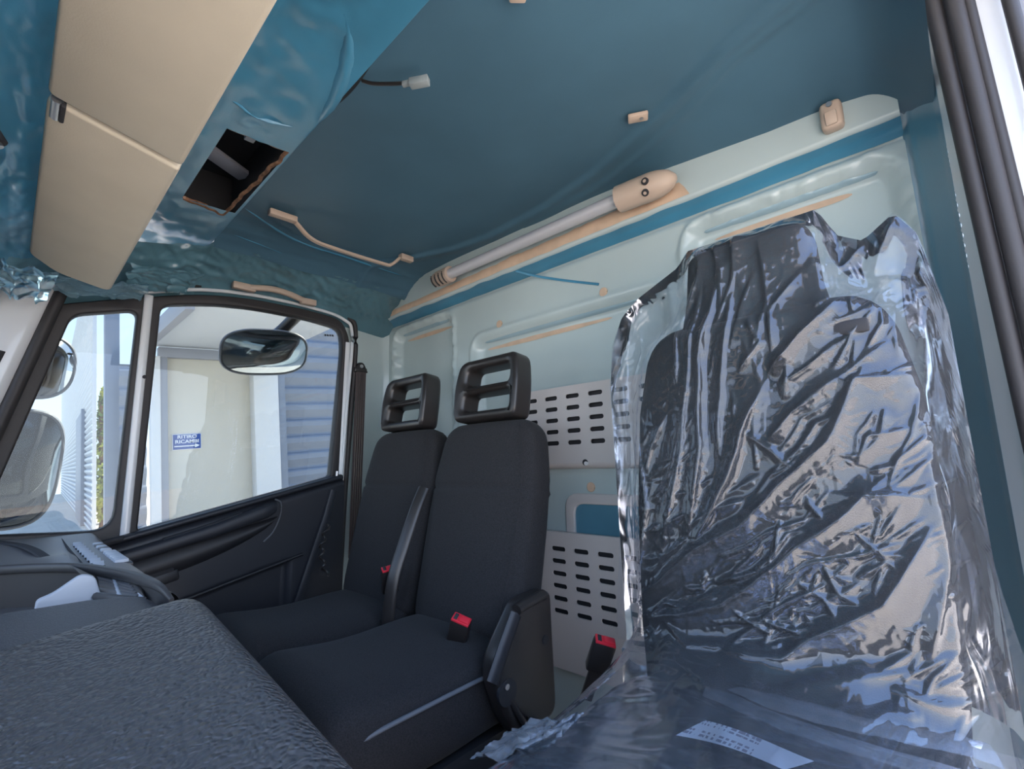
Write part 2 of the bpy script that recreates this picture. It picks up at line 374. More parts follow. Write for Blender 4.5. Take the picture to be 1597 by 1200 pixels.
# bare tan strip where the film has been torn off above the groove
def strip_fn(u, v):
    x = -1.915 + 1.49 * u
    lo = 1.668 + .003 * nz3(x, 0, 0, 14); hi = 1.692 + .020 * u ** 1.2 + .006 * nz3(x, 3, 0, 9) + .003 * nz3(x, 5, 0, 40)
    hi = lo + (hi - lo) * sstep(1.0, .985, u)
    z = lo + (hi - lo) * v
    return (x, wall_y(x, z) - .0035 * math.sin(math.pi * min(1, max(0, v))) - .0012, z)
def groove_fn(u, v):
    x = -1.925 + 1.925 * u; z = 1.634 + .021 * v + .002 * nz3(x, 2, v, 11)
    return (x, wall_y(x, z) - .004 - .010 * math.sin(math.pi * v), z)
g_ = grid('film_shade_band', groove_fn, lin(0, 1, 160), lin(0, 1, 6), 'loose', bpy.data.objects['wall_rear']); g_['label'] = 'blue film over the groove, darkened for the shade under the step'  # deeper blue strip paints in the shade under the header step
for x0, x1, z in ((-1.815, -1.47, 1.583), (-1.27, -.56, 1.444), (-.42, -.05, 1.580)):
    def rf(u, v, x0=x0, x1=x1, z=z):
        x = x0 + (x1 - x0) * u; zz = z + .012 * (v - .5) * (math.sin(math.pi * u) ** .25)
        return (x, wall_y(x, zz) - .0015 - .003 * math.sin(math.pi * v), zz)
    grid('film_shade_band', rf, lin(0, 1, 80), lin(0, 1, 5), 'groove', bpy.data.objects['wall_rear'])  # darker film colour stands in for shade under each recess's top edge
s = grid('bare_strip', strip_fn, lin(0, 1, 120), lin(0, 1, 7), 'peel', bpy.data.objects['wall_rear']); s['label'] = 'bare tan strip where the blue film is torn off'
for k, (x0, x1, z) in enumerate(((-1.80, -1.475, 1.557), (-1.27, -0.72, 1.418), (-0.40, -0.10, 1.555))):
    def f(u, v, x0=x0, x1=x1, z=z):
        x = x0 + (x1 - x0) * u; zz = z + (v - .5) * (.016 * math.sin(math.pi * u) ** .4 + .001 + .004 * nz3(x, z, 0, 12))
        return (x, wall_y(x, zz) - .002, zz)
    grid('bare_strip', f, lin(0, 1, 40), lin(0, 1, 3), 'peel', bpy.data.objects['wall_rear'])
# floor, firewall
struct(box('floor', (-0.93, 0.35, -0.02), (2.06, 1.75, 0.04), 'floor', bevel=0))
struct(box('wall_front', (-0.93, -0.47, 0.38), (2.0, 0.04, 0.80), 'floor', bevel=0))

# roof lining
EDGE = ((-1.9, .020), (-1.4, .006), (-1.06, .010), (-.78, .024), (-.56, .032), (-.38, .052), (-.23, .068), (-.1, .074), (0, .092), (.06, .10))
FOLD = [(-1.62, .93), (-1.477, 1.02), (-1.30, 1.09), (-1.134, 1.115), (-.865, 1.108), (-.645, 1.067), (-.471, 1.0), (-.353, .957), (-.238, .906), (-.117, .877), (.06, .80)]
def fold_y(x): return interp(x, FOLD)
def roof_z(x, y):
    z = 1.80
    if x < -1.56: s = (-1.56 - x) / .15; z -= .062 * s ** 1.7
    if x > -.05: z -= .12 * ((x + .05) / .10) ** 2
    fy = fold_y(x)
    if y > fy and y < 1.19:
        t = (y - fy) / max(.02, 1.175 - fy); z -= interp(x, EDGE) * t ** 1.6
    d = y - fy
    z -= .012 * math.exp(-(d / .010) ** 2) if d < 0 else .012 * math.exp(-(d / .035) ** 2)
    if x > -1.0: z -= .004 * math.exp(-((y - fy - .055 - .03 * nz3(x, 0, 0, 3)) / .012) ** 2)
    z += .003 * nz3(x, y, 0, 2.2)
    if x < -1.55:
        z += .005 * (ridged(x * 2.5, y * .4, 2, 9, 2) - .9) * sstep(-1.55, -1.62, x)
    return z
struct(grid('ceiling', lambda x, y: (x, y, roof_z(x, y)), lin(-1.72, .050, 230), lin(.405, 1.19, 130), 'roof'), 'dark blue film-covered roof lining')
# front shelf over the windshield, with the cut-out
PROF = [(.412, 1.806), (.405, 1.757), (.395, 1.748), (.27, 1.742), (.18, 1.735), (.10, 1.70), (.04, 1.64), (-.01, 1.60), (-.05, 1.585), (-.085, 1.55), (-.11, 1.50), (-.13, 1.47)]
PR = catmull([(0, a, b) for a, b in PROF], 6)
def shelf(u, v):
    i = min(len(PR) - 2, int(v)); t = v - i; p = PR[i].lerp(PR[i + 1], t); x = u
    am = .0055 * sstep(.39, .33, p.y)
    wr = am * (ridged(x * .9 + p.y, p.y * 2.2 - x * .3, 1, 9, 3) - 1.0) + am * .6 * nz3(x * 3, v * .05, 0, 2)
    if -1.52 < x < -1.05 and p.y > .24: wr *= .3
    return (x, p.y + wr * .4, p.z + wr + (.0 if x > -1.75 else -.5 * (-1.75 - x) ** 1.3))
HOLE = (-1.475, -1.085, .272, .398)
def in_hole(u, v):
    p = shelf(u, v); return HOLE[0] < u < HOLE[1] and HOLE[2] < p[1] < HOLE[3] and p[2] > 1.73
xs = sorted(set(lin(-1.90, .05, 220) + [HOLE[0], HOLE[1]]))
sh = struct(grid('ceiling_front_shelf', shelf, xs, lin(0, len(PR) - 1, 110), 'loose', skip=in_hole), 'glossy blue film-covered roof shelf over the windshield')
def lip(name, pts, r): return tube(name, catmull(pts, 6), r, 'wood', sh, n=6, radii=None)
hx0, hx1, hy0, hy1 = HOLE
def torn(a, b, n, amp, seed):
    A, B = Vector(a), Vector(b)
    return [A.lerp(B, k / n) + Vector((amp * nz3(seed, k * .7, 0), amp * nz3(seed, k * .7, 4), .003 * nz3(seed, k, 9))) for k in range(n + 1)]
lip('torn_edge', torn((hx0, hy0, 1.745), (hx0 - .03, hy1 - .02, 1.75), 10, .012, 1), .006)
lip('torn_edge', torn((hx0 - .03, hy1 - .02, 1.75), (hx1, hy1, 1.752), 14, .010, 2), .005)
lip('torn_edge', torn((hx1, hy0, 1.745), (hx1, hy1, 1.752), 8, .008, 3), .0035)
cav = tag(thing('roof_cut_out', (-1.28, .33, 1.76), 'dark rectangular hole cut in the blue roof shelf beside the beige visor', 'hole'), None, None)
def openbox(name, x0, x1, y0, y1, z0, z1, m, parent):
    v = [(x0, y0, z0), (x1, y0, z0), (x1, y1, z0), (x0, y1, z0), (x0, y0, z1), (x1, y0, z1), (x1, y1, z1), (x0, y1, z1)]
    return mesh(name, v, [(0, 1, 5, 4), (1, 2, 6, 5), (2, 3, 7, 6), (3, 0, 4, 7), (4, 5, 6, 7)], m, parent, smooth=False)
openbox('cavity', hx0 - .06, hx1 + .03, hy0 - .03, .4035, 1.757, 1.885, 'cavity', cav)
box('roof_rib', (hx1 - .09, .335, 1.825), (.012, .16, .02), 'dark', cav, bevel=.002)
box('bracket', (hx1 - .05, .33, 1.80), (.03, .022, .05), 'greysteel', cav, bevel=.002)
box('roof_rib', (hx0 + .10, .33, 1.84), (.05, .17, .012), 'greysteel', cav, rot=Matrix.Rotation(.5, 4, 'Z'), bevel=.002)
# outer body shell keeps the sun out
v = [(-2.0, 1.30, -.4), (.20, 1.30, -.4), (.20, 1.30, 1.93), (-2.0, 1.30, 1.93), (-2.0, -.16, 1.93), (.20, -.16, 1.93), (-2.0, -.16, 1.66), (-2.0, 1.30, 1.66), (.20, -.16, 1.80), (.20, 1.30, 1.80)]
struct(mesh('ceiling_outer_shell', v, [(0, 1, 2, 3), (3, 2, 5, 4), (4, 6, 7, 3), (5, 8, 9, 2)], 'paint', smooth=False))
# passenger side above the door + pillar behind it
TOPZ = ((-.12, 1.44), (.03, 1.49), (.10, 1.515), (.26, 1.565), (.40, 1.61), (.57, 1.635), (.80, 1.64), (.93, 1.625), (.99, 1.60), (1.21, 1.58))
def over_door(u, v):
    z0 = interp(u, TOPZ) - .006; z1 = 1.742; z = z0 + (z1 - z0) * v
    x = -1.930 + .222 * v ** 1.4; n_ = .009 * (ridged(u * 1.3 + v * .3, v * .22 - u * .4, 0, 15, 3) - .9) * sstep(.22, .5, v)
    if u < .40: z -= (.40 - u) * .25 * v; x = -1.930 + .18 * v
    return (x + n_ * .7, u, z - n_ * .7)
struct(grid('wall_left_over_door', over_door, lin(-.12, 1.2, 220), lin(0, 1, 40), 'side'), 'crinkled teal film above the passenger door')
def bp(u, v):
    return (-1.925 + .004 * nz3(u, v, 0, 6) + .02 * sstep(1.17, 1.215, u), u, v)
struct(grid('wall_left', bp, lin(.985, 1.215, 20), lin(0, 1.70, 60), 'wall'), 'blue filmed pillar behind the passenger door')

# driver side: pillar, white flange, door seals
def dp(u, v):
    x = interp(u, ((0, -.002), (.25, .012), (.8, .047), (1, .053))); y = interp(u, ((0, 1.205), (.25, 1.175), (.8, 1.10), (1, 1.065)))
    y -= .006 * sstep(.05, .20, u) * sstep(.35, .20, u)
    return (x - .009 * (1.70 - v) * u, y, v)
struct(grid('wall_right', dp, lin(0, 1, 30), lin(0, 1.76, 60), 'pillar'), 'blue filmed pillar beside the driver seat')
def flange(u, v):
    x = .053 - .009 * (1.70 - v) + (.020 + .020 * (1.70 - v)) * u; y = 1.066 - .066 * u; z = v
    return (x - .0012 * math.sin(v * 330 + u * 9) * sstep(1.2, 1.3, v) * sstep(1.55, 1.45, v), y, z)
struct(grid('trim_1', flange, lin(0, 1, 8), lin(0, 1.80, 200), 'paint'), 'white painted door flange beside the driver seat')
def seal(name, x, y, r, m='rubber', fl=None):
    lean = [(x - .002 + .017 * (1.75 - z), y, z) for z in lin(0.1, 1.95, 40)]
    return struct(tube(name, lean, r, m, n=12, flat=fl))
seal('trim_2', .066, .995, .0125, fl=.012)
seal('trim_3', .0885, .985, .010, fl=.012)
seal('trim_4', .104, .99, .008, 'rubber')
struct(box('trim_5', (.125, 1.02, 1.0), (.035, .03, 1.9), 'paint', bevel=.006))
seal('trim_6', .145, .985, .009)
struct(box('trim_7', (.172, 1.03, 1.0), (.05, .04, 1.9), 'greysteel', bevel=.006))

# A pillar of the passenger side
def yr(z): return .05 + .22 * (z - 1.47)
ap = [(-1.905, yr(z) - .062, z) for z in lin(.74, 1.60, 24)]
pil = struct(tube('wall_left_front_pillar', ap, .058, 'paint', n=20, flat=.045, up=(1, 0, 0), power=3.2), 'white painted windshield pillar')
tube('slot', [(-1.86, yr(1.335) - .055, 1.335), (-1.86, yr(1.30) - .055, 1.302)], .008, 'slot', pil, n=8, flat=.004, up=(1, 0, 0))
struct(tube('trim_8', [(-1.875, yr(z) + .004, z) for z in lin(.78, 1.58, 24)], .016, 'rubber', n=10))
struct(tube('trim_9', [(-1.90, yr(z) - .115, z) for z in lin(.80, 1.55, 24)], .020, 'rubber', n=10))
v = [(-1.90, yr(1.52) - .13, 1.52), (.10, yr(1.52) - .13, 1.52), (.10, -.24, .80), (-1.90, -.24, .80)]
wsh = struct(mesh('window_3', v, [(0, 1, 2, 3)], 'glass', smooth=False))

# ------------------------------------------------------------------ passenger door
door = struct(thing('door_1', (-1.92, .4, 0.2), None, None), 'passenger door with charcoal lining and two windows')
DB = ((-1.92, 0, 0), (0, 1, 0), (0, 0, 1))
G1 = round_poly([(.303, .818), (.312, 1.553), (.45, 1.588), (.60, 1.605), (.80, 1.605), (.955, 1.588), (.965, 1.50), (.925, .955)], [.01, .035, .1, .1, .1, .05, .06, .012])
G2 = round_poly([(-.035, .845), (.098, 1.475), (.252, 1.522), (.243, .825)], [.03, .03, .03, .06])
OUT = round_poly([(-.10, .77), (.05, 1.495), (.26, 1.568), (.42, 1.618), (.58, 1.640), (.82, 1.642), (.955, 1.628), (.995, 1.55), (.962, .92), (.962, .77)], [.02, .04, .1, .1, .1, .1, .06, .08, .02, .02])
plate('window_frame', OUT, [G1, G2], .045, 'rubber', DB, door, bevel=.006)
# white divider between the two windows and the white rear edge of the frame
tube('window_divider', [(-1.893, .276 - .006 * (1.56 - z), z) for z in lin(.79, 1.575, 16)], .0125, 'paint', door, n=12, flat=.009, up=(1, 0, 0), power=3)
tube('divider_screw', [(-1.885, .283, 1.30), (-1.880, .283, 1.30)], .006, 'slot', door, n=8)
tube('frame_edge', catmull([(-1.897, .25, 1.580), (-1.895, .42, 1.632), (-1.895, .60, 1.654), (-1.893, .82, 1.652), (-1.893, .96, 1.630), (-1.893, 1.002, 1.56), (-1.893, .985, 1.25), (-1.893, .968, .94)], 8), .007, 'paint', door, n=8)
tube('frame_edge', [(-1.896, .984 - .03 * (1.50 - z), z) for z in lin(.95, 1.53, 12)], .011, 'paint', door, n=8, flat=.006, up=(1, 0, 0))
struct(tube('trim_10', catmull([(-1.90, .20, 1.575), (-1.90, .42, 1.652), (-1.90, .60, 1.672), (-1.90, .84, 1.670), (-1.90, .985, 1.645), (-1.90, 1.022, 1.56), (-1.90, 1.006, 1.2), (-1.90, .985, .80), (-1.90, .97, .35)], 8), .011, 'rubber', n=10))
for nm, poly in (('window_1', G1), ('window_2', G2)):
    struct(plate(nm, [(a + (a - .6 if nm == 'window_1' else a - .15) * .02, b + (b - 1.2) * .015) for a, b in poly], [], .004, 'glass', ((-1.925, 0, 0), (0, 1, 0), (0, 0, 1))))
mk = bpy.data.objects['window_1']
tx = [(.895, .917)]
for a in (0, 1, 2, 3): box('glass_mark', (-1.9215, .893 + .011 * a, 1.553 + .0012 * a), (.001, .008, .008), 'slot', mk, bevel=0)
# lining
def sill(y): return .818 + (y - .30) * (.137 / .625)
def lining(u, v):
    y = u; top = sill(max(y, .22)) - .006 if y > .22 else .79; z = .12 + (top - .12) * v
    x = -1.885 + .030 * sstep(top - .005, top - .03, z)
    # pocket recess in the lower half
    d = (top - z)
    x -= .022 * sstep(.245, .262, d) * sstep(.76, .74, y)
    return (x, y, z)
grid('door_lining', lining, lin(-.10, .962, 110), lin(0, 1, 90), 'doorp', door)
def ln(y, d, x): return (x, y, sill(y) - d)
loft_pts = []
# top ledge under the glass
tube('sill_rail', [(-1.876, y, sill(y) - .010) for y in lin(.0, .955, 30)], .024, 'doorp', door, n=12, flat=.010, power=3)
tube('lock_button', [(-1.868, .935, .945), (-1.868, .937, .975)], .006, 'metal', door, n=10)
# arm rest: a ledge that follows the sill, thicker at its rear end, with a dark pull slot
AR = [(y, interp(y, ((.10, .058), (.30, .062), (.5, .058), (.69, .040)))) for y in lin(.10, .69, 26)]
rings = []
for y, d in AR:
    zt = sill(y) - d + .018; w = .040 + .018 * sstep(.1, .5, y); h = .040 + .012 * sstep(.3, .69, y)
    e = sstep(.70, .66, y) * .35 + .65
    ring = []
    for k in range(16):
        th = 2 * math.pi * k / 16; c, q = math.cos(th), math.sin(th); c = math.copysign(abs(c) ** .6, c); q = math.copysign(abs(q) ** .6, q)
        ring.append((-1.862 + w * .5 * e * c + w * .3, y, zt - h / 2 + h / 2 * e * q))
    rings.append(ring)
arm = loft('armrest', rings, 'doorp', door)
tube('pull_slot', [(-1.845, y, sill(y) - interp(y, ((.30, .062), (.5, .058), (.69, .040))) + .0172) for y in lin(.36, .58, 12)], .015, 'slot', arm, n=10, flat=.003, power=4)
# curved shell under the arm rest and the pocket with its latch parts
def shell(u, v):
    y = .18 + .52 * u; top = sill(y) - .085; dep = .100 * math.sin(math.pi * (0.15 + .85 * u)) ** .5
    z = top - dep * v; return (-1.852 + .020 * math.sin(math.pi * v) * 1.0 - .03 * v * v, y, z)
grid('armrest_shell', shell, lin(0, 1, 30), lin(0, 1, 12), 'dark', door)
tube('seam', catmull([ln(.690, .020, -1.848), ln(.712, .040, -1.850), ln(.712, .085, -1.851), ln(.690, .135, -1.850), ln(.66, .16, -1.853)], 6), .003, 'piping', door, n=6)
box('door_latch', (-1.848, .36, sill(.36) - .165), (.016, .10, .035), 'dark', door, rot=Matrix.Rotation(-.21, 4, 'X').inverted(), bevel=.006)
box('latch_recess', (-1.846, .33, sill(.33) - .135), (.01, .13, .05), 'slot', door, rot=Matrix.Rotation(.21, 4, 'X'), bevel=.004)
tube('lining_rib', [(-1.852, .915, .90), (-1.846, .885, .80), (-1.846, .80, .55), (-1.846, .73, .34)], .016, 'doorp', door, n=10, flat=.010, up=(1, 0, 0), power=3)
tube('lining_rib', [(-1.85, .84, .66), (-1.848, .80, .55), (-1.848, .745, .36)], .008, 'piping', door, n=8, flat=.005, up=(1, 0, 0))
tube('lining_rib', [ln(y, .255, -1.853) for y in lin(.2, .80, 12)], .006, 'dark', door, n=8)
box('window_crank_escutcheon', (-1.856, .235, .800), (.03, .06, .012), 'slot', door, rot=Matrix.Rotation(.2, 4, 'X'), bevel=.005)
# ================================================================== THINGS IN THE CAB
# ---- sun visors
def visor(name, x0, x1, label, end):
    t = thing(name, ((x0 + x1) / 2, .02, 1.53), label, 'sun visor', 'sun visors')
    a = Vector((0, -.005, 1.545)); b = Vector((0, .157, 1.507)); d = (b - a).normalized(); n = Vector((0, -d.z, d.y)) * -1
    L = (b - a).length
    pts = [(x0, 0), (x1, 0), (x1, L), (x0, L)]
    r = [.012, .012, .008, .008]
    if end: pts = [(x0, .055), (x0 + .07, .002), (x0 + .10, 0), (x1, 0), (x1, L), (x0, L)]; r = [.03, .05, .02, .012, .008, .025]
    pl = plate('visor_board', round_poly([(p, q) for p, q in pts], r), [], .030, 'beige', (a + n * 0, Vector((1, 0, 0)), d), t, bevel=.006, bres=4)
    return t, a, d
v2, va, vd = visor('sun_visor', -1.655, -.884, 'beige padded sun visor over the passenger side of the windshield', True)
v1, _, _ = visor('sun_visor', -.872, -.02, 'beige padded sun visor nearer the driver, next to the passenger one', False)
tube('hinge_rod', [(-.925, .003, 1.531), (-.876, .003, 1.531)], .007, 'metal', v2, n=10)
box('hinge_slot', (-.902, .010, 1.529), (.046, .006, .012), 'slot', v2, bevel=.002)
box('hinge_slot', (-1.50, .000, 1.535), (.045, .008, .012), 'slot', v2, bevel=.003)
for x in (-.55, -1.1):
    cp = tag(thing('visor_screw', (x, -.075, 1.575), ('dark screw mount pressed in the blue film in front of the ' + ('nearer visor' if x > -.8 else 'passenger visor')), 'screw'), None, None)
    tube('screw_cup', [(x, -.072, 1.565), (x, -.060, 1.545)], .016, 'slot', cp, n=12)
    tube('screw_head', [(x, -.062, 1.550), (x, -.056, 1.540)], .007, 'metal', cp, n=10)
# torn film hanging off the visor end
def crumple(name, base, du, dv, amp, seed, m, label, cat='film scrap', nu=44, nv=36, drop=0):
    b, U, V = Vector(base), Vector(du), Vector(dv); N = U.cross(V).normalized()
    def f(u, v):
        w = 1 - .35 * v * abs(nz3(u * 3, seed, 0, 1.5))
        p = b + U * (u * w + .06 * nz3(u, v, seed, 4)) + V * v * (1 - .4 * abs(nz3(u * 4, seed, 1, 1.2))) + N * amp * (ridged(u, v, seed, 3, 3) - .9)
        return p
    return tag(grid(name, f, lin(0, 1, nu), lin(0, 1, nv), m), label, cat)
crumple('film_scrap', (-1.66, -.10, 1.53), (.02, .15, -.02), (-.13, .0, -.06), .014, 3, 'wisp', 'crumpled pale blue film hanging by the windshield pillar')
crumple('film_scrap', (-1.68, .05, 1.515), (-.02, .20, .03), (-.13, .0, -.015), .012, 8, 'wisp', 'ragged blue film below the end of the passenger visor')
crumple('film_scrap', (-1.70, .20, 1.60), (-.06, .20, .04), (-.10, .0, -.05), .010, 5, 'side', 'blue film flap folded between visor and passenger door')

# ---- roof grab handle and door-top grab handle
def grab(name, pts, ends, label, r=.008, fl=.006):
    t = thing(name, ends[0], label, 'grab handle')
    tube('grip', catmull(pts, 8), r, 'tan', t, n=10, flat=fl, power=3)
    return t
h1 = grab('grab_handle', [(-1.462, .57, 1.775), (-1.475, .625, 1.745), (-1.48, .70, 1.738), (-1.48, .90, 1.738), (-1.478, .935, 1.745), (-1.468, .965, 1.776)], [(-1.46, .50, 1.79)], 'slim beige grab handle bent across the blue roof lining')
box('mount', (-1.462, .530, 1.783), (.024, .085, .020), 'tan', h1, bevel=.004)
box('mount', (-1.466, .992, 1.783), (.026, .055, .022), 'tan', h1, bevel=.004)
h2 = grab('grab_handle', [(-1.842, .565, 1.662), (-1.826, .63, 1.668), (-1.826, .69, 1.666), (-1.842, .76, 1.658)], [(-1.85, .54, 1.66)], 'beige grab handle above the passenger door', r=.011, fl=.011)
box('mount', (-1.846, .545, 1.660), (.026, .078, .026), 'tan', h2, bevel=.005)
box('mount', (-1.846, .782, 1.656), (.026, .062, .026), 'tan', h2, bevel=.005)

# ---- bar along the top of the rear wall
yb = 1.105
bar = thing('restraint_bar', (-1.0, yb, 1.74), 'grey tubular bar with tan end caps along the top of the rear wall', 'bar')
tube('bar_tube', [(-1.345, yb, 1.712), (-.575, yb, 1.706)], .0195, 'tube', bar, n=24)
def cap(x0, x1, z0, z1, R, flip):
    rings = []
    for k in range(13):
        t = k / 12; x = x0 + (x1 - x0) * t; z = z0 + (z1 - z0) * t
        sc = 1.0 if t < .55 else math.sqrt(max(.02, 1 - ((t - .55) / .46) ** 2)) * .95 + .05
        ring = []
        for j in range(20):
            th = 2 * math.pi * j / 20
            ring.append((x, yb + .008 * t + R * sc * math.cos(th), z + R * 1.05 * sc * math.sin(th)))
        rings.append(ring)
    return loft('end_cap', rings, 'tan', bar, ang=45)
c1 = cap(-1.335, -1.455, 1.711, 1.716, .030, 0); c2 = cap(-.600, -.440, 1.706, 1.704, .036, 1)
for k in range(4):
    x = -1.352 - .022 * k
    tube('vent_slit', [(x, yb + .0305 * math.cos(a), 1.712 + .0318 * math.sin(a)) for a in lin(math.pi * .95, math.pi * 1.45, 8)], .0028, 'slot', c1, n=6)
for (x, a) in ((-.505, math.pi * 1.02), (-.512, math.pi * 1.27)):
    c = Vector((x, yb + .0352 * math.cos(a), 1.705 + .0365 * math.sin(a))); dn = Vector((0, math.cos(a), math.sin(a)))
    tube('screw_hole', [c - dn * .004, c + dn * .0012], .0095, 'slot', c2, n=14)
    tube('screw', [c - dn * .002, c + dn * .002], .0045, 'tan', c2, n=10)

# ---- small fittings on walls and roof
def plug(x, z, label):
    y = wall_y(x, z); t = thing('wall_plug', (x, y, z), label, 'plug', 'round tan plugs in the rear wall')
    tube('plug_head', [(x, y + .004, z), (x, y - .006, z)], .0125, 'peel', t, n=18)
    tube('plug_rim', [(x + .0125 * math.cos(a), y - .004, z + .0125 * math.sin(a)) for a in lin(0, 2 * math.pi, 19)[:-1]], .002, 'peel', t, n=6, closed=True)
plug(-1.17, 1.492, 'round tan plug in the rear wall above the middle headrest')
plug(-.725, 1.493, 'round tan plug in the rear wall next to the bagged headrest')
plug(-.809, .912, 'pale round plug between the two slotted grey panels')
t = thing('coat_clip', (-1.895, 1.14, 1.70), 'small tan clip in the corner beside the bare strip', 'clip')
box('clip_body', (-1.885, 1.135, 1.690), (.022, .025, .034), 'tan', t, bevel=.005); box('clip_slot', (-1.880, 1.122, 1.693), (.008, .004, .014), 'slot', t, bevel=.001)
t = thing('curtain_bracket', (-.107, 1.15, 1.70), 'tan moulded bracket with a screw high behind the driver seat', 'bracket')
box('bracket_body', (-.107, 1.143, 1.702), (.040, .034, .062), 'tan', t, bevel=.010, seg=3)
box('bracket_pad', (-.107, 1.125, 1.690), (.022, .010, .030), 'tan', t, rot=Matrix.Rotation(.25, 4, 'X'), bevel=.004)
tube('screw', [(-.107, 1.128, 1.722), (-.107, 1.122, 1.721)], .0055, 'metal', t, n=10)
t = thing('roof_plate', (-.452, .95, 1.79), 'small tan rectangular plate with one screw on the roof lining', 'plate')
box('plate_body', (-.452, .950, 1.790), (.046, .026, .010), 'tan', t, rot=Matrix.Rotation(.5, 4, 'Z'), bevel=.003)
tube('screw', [(-.445, .953, 1.786), (-.445, .953, 1.783)], .0045, 'metal', t, n=10)
t = thing('roof_clip', (-.455, .535, 1.80), 'tan clip at the top of the picture on the roof lining', 'clip')
box('clip_body', (-.450, .528, 1.792), (.030, .030, .016), 'tan', t, rot=Matrix.Rotation(.8, 4, 'Z'), bevel=.004); box('clip_foot', (-.452, .535, 1.799), (.018, .018, .006), 'tan', t, bevel=.001)
t = thing('loose_connector', (-.74, .47, 1.77), 'grey plug on a short black wire hanging from the roof slit', 'connector')
tube('wire', catmull([(-.795, .430, 1.778), (-.775, .445, 1.768), (-.735, .468, 1.757), (-.710, .482, 1.752)], 6), .0038, 'black', t, n=8)
rz = Matrix.Rotation(.55, 4, 'Z')
box('plug_body', (-.688, .495, 1.748), (.040, .017, .016), 'clearplug', t, rot=rz, bevel=.002)
box('plug_neck', (-.712, .481, 1.751), (.018, .010, .010), 'clearplug', t, rot=rz, bevel=.002)
box('plug_latch', (-.682, .498, 1.757), (.018, .006, .006), 'clearplug', t, rot=rz, bevel=.001)
def slit(u, v):
    x = -.93 + .26 * u; w = .016 * math.sin(math.pi * u) ** .8 + .0005
    return (x, .412 + .004 * math.sin(u * 5) + (v - .5) * w * 1.2, 1.762 + .014 * v - .006)
tag(grid('film_slit', slit, lin(0, 1, 30), lin(0, 1, 4), 'cavity'), 'dark slit cut in the blue film where the wire comes out', 'slit')
def ribbon(name, pts, w, m, label, cat, up=(0, 0, 1)):
    return tag(tube(name, catmull(pts, 8), w, m, n=6, flat=.0012, up=up), label, cat)
ribbon('film_strip', [(-1.045, 1.158, 1.648), (-.98, 1.185, 1.618), (-.90, 1.196, 1.585), (-.82, 1.197, 1.553), (-.74, 1.197, 1.522)], .004, 'loose', 'thin torn blue film strip hanging below the tan strip', 'film strip', up=(0, 1, 0))
# strips of loose film creased along the roof front edge
def crease(name, pts, w, label, m='loose'):
    P = catmull(pts, 10); vs = []; fs = []
    for i, p in enumerate(P):
        k = math.sin(math.pi * i / (len(P) - 1)) ** .5 * w
        for j in range(5):
            a = (j - 2) / 2; vs.append(p + Vector((0, a * k, -(1 - a * a) * k * .55 + .003 * nz3(i * .4, j, w))))
    for i in range(len(P) - 1):
        for j in range(4): fs.append((i * 5 + j, i * 5 + j + 1, i * 5 + 6 + j, i * 5 + 5 + j))
    return tag(mesh(name, vs, fs, m), label, 'film fold')
crease('film_fold', [(-.62, .30, 1.752), (-.72, .36, 1.748), (-.84, .395, 1.748), (-.95, .405, 1.752)], .014, 'bright blue film fold running to the slit in the roof edge')
crease('film_fold', [(-.98, .235, 1.742), (-1.00, .30, 1.742), (-.985, .37, 1.745)], .012, 'pale shiny film fold beside the cut-out in the roof shelf')
crease('film_fold', [(-1.50, .43, 1.787), (-1.60, .62, 1.787), (-1.61, .85, 1.785), (-1.62, 1.08, 1.782)], .012, 'long blue film fold along the roof above the passenger door')
crease('film_fold', [(-1.66, .45, 1.765), (-1.69, .70, 1.762), (-1.70, 1.0, 1.758)], .010, 'second blue film fold lower down above the passenger door')

# ---- perforated panels and arch on the rear wall
def slots(x0, n, z0, rows, dz, L=.050, h=.0135, dx=.0826):
    return [rrect(x0 + dx * i, x0 + dx * i + L, z0 - dz * j - h / 2, z0 - dz * j + h / 2, h * .48, 3) for i in range(n) for j in range(rows)]
WB = lambda y: ((0, y, 0), (-1, 0, 0), (0, 0, 1))
def mir(poly): return [(-a, b) for a, b in poly]
up = thing('slotted_panel', (-.75, 1.18, .967), 'upper beige-grey slotted metal panel beside the middle headrest', 'panel')
hs = slots(-1.030, 8, 1.186, 5, .0352)
plate('plate', mir(rrect(-1.075, -.34, .985, 1.219, .006)), [mir(h) for h in hs], .004, 'panel', WB(1.168), up)
box('backing', (-.70, 1.186, 1.10), (.71, .006, .20), 'slot', up, bevel=0)
def lipf(u, v):
    a = v * math.pi * .5; return (-1.075 + .735 * u, 1.166 + .024 * (1 - math.cos(a)), .986 - .020 * math.sin(a))
grid('rolled_edge', lipf, lin(0, 1, 8), lin(0, 1, 8), 'panel', up)
tube('screw_hole', [(-.800, 1.160, .985), (-.800, 1.158, .985)], .009, 'slot', up, n=12)
tube('screw', [(-.796, 1.163, .982), (-.796, 1.156, .982)], .006, 'white', up, n=10)
lo = thing('slotted_panel', (-.75, 1.18, .39), 'lower grey slotted metal panel between the seats', 'panel')
hs = slots(-.948, 7, .729, 6, .0355, L=.052)
plate('plate', mir(rrect(-1.035, -.34, .392, .778, .006)), [mir(h) for h in hs], .004, 'panel', WB(1.172), lo)
box('backing', (-.70, 1.188, .60), (.68, .006, .34), 'slot', lo, bevel=0)
box('top_flange', (-.6875, 1.180, .777), (.69, .016, .004), 'panel', lo, bevel=.001)
tube('screw', [(-1.012, 1.170, .455), (-1.012, 1.164, .455)], .008, 'dark', lo, n=10)
ar = thing('arched_recess', (-.72, 1.2, .78), 'grey arched rim round a blue recess above the lower slotted panel', 'recess')
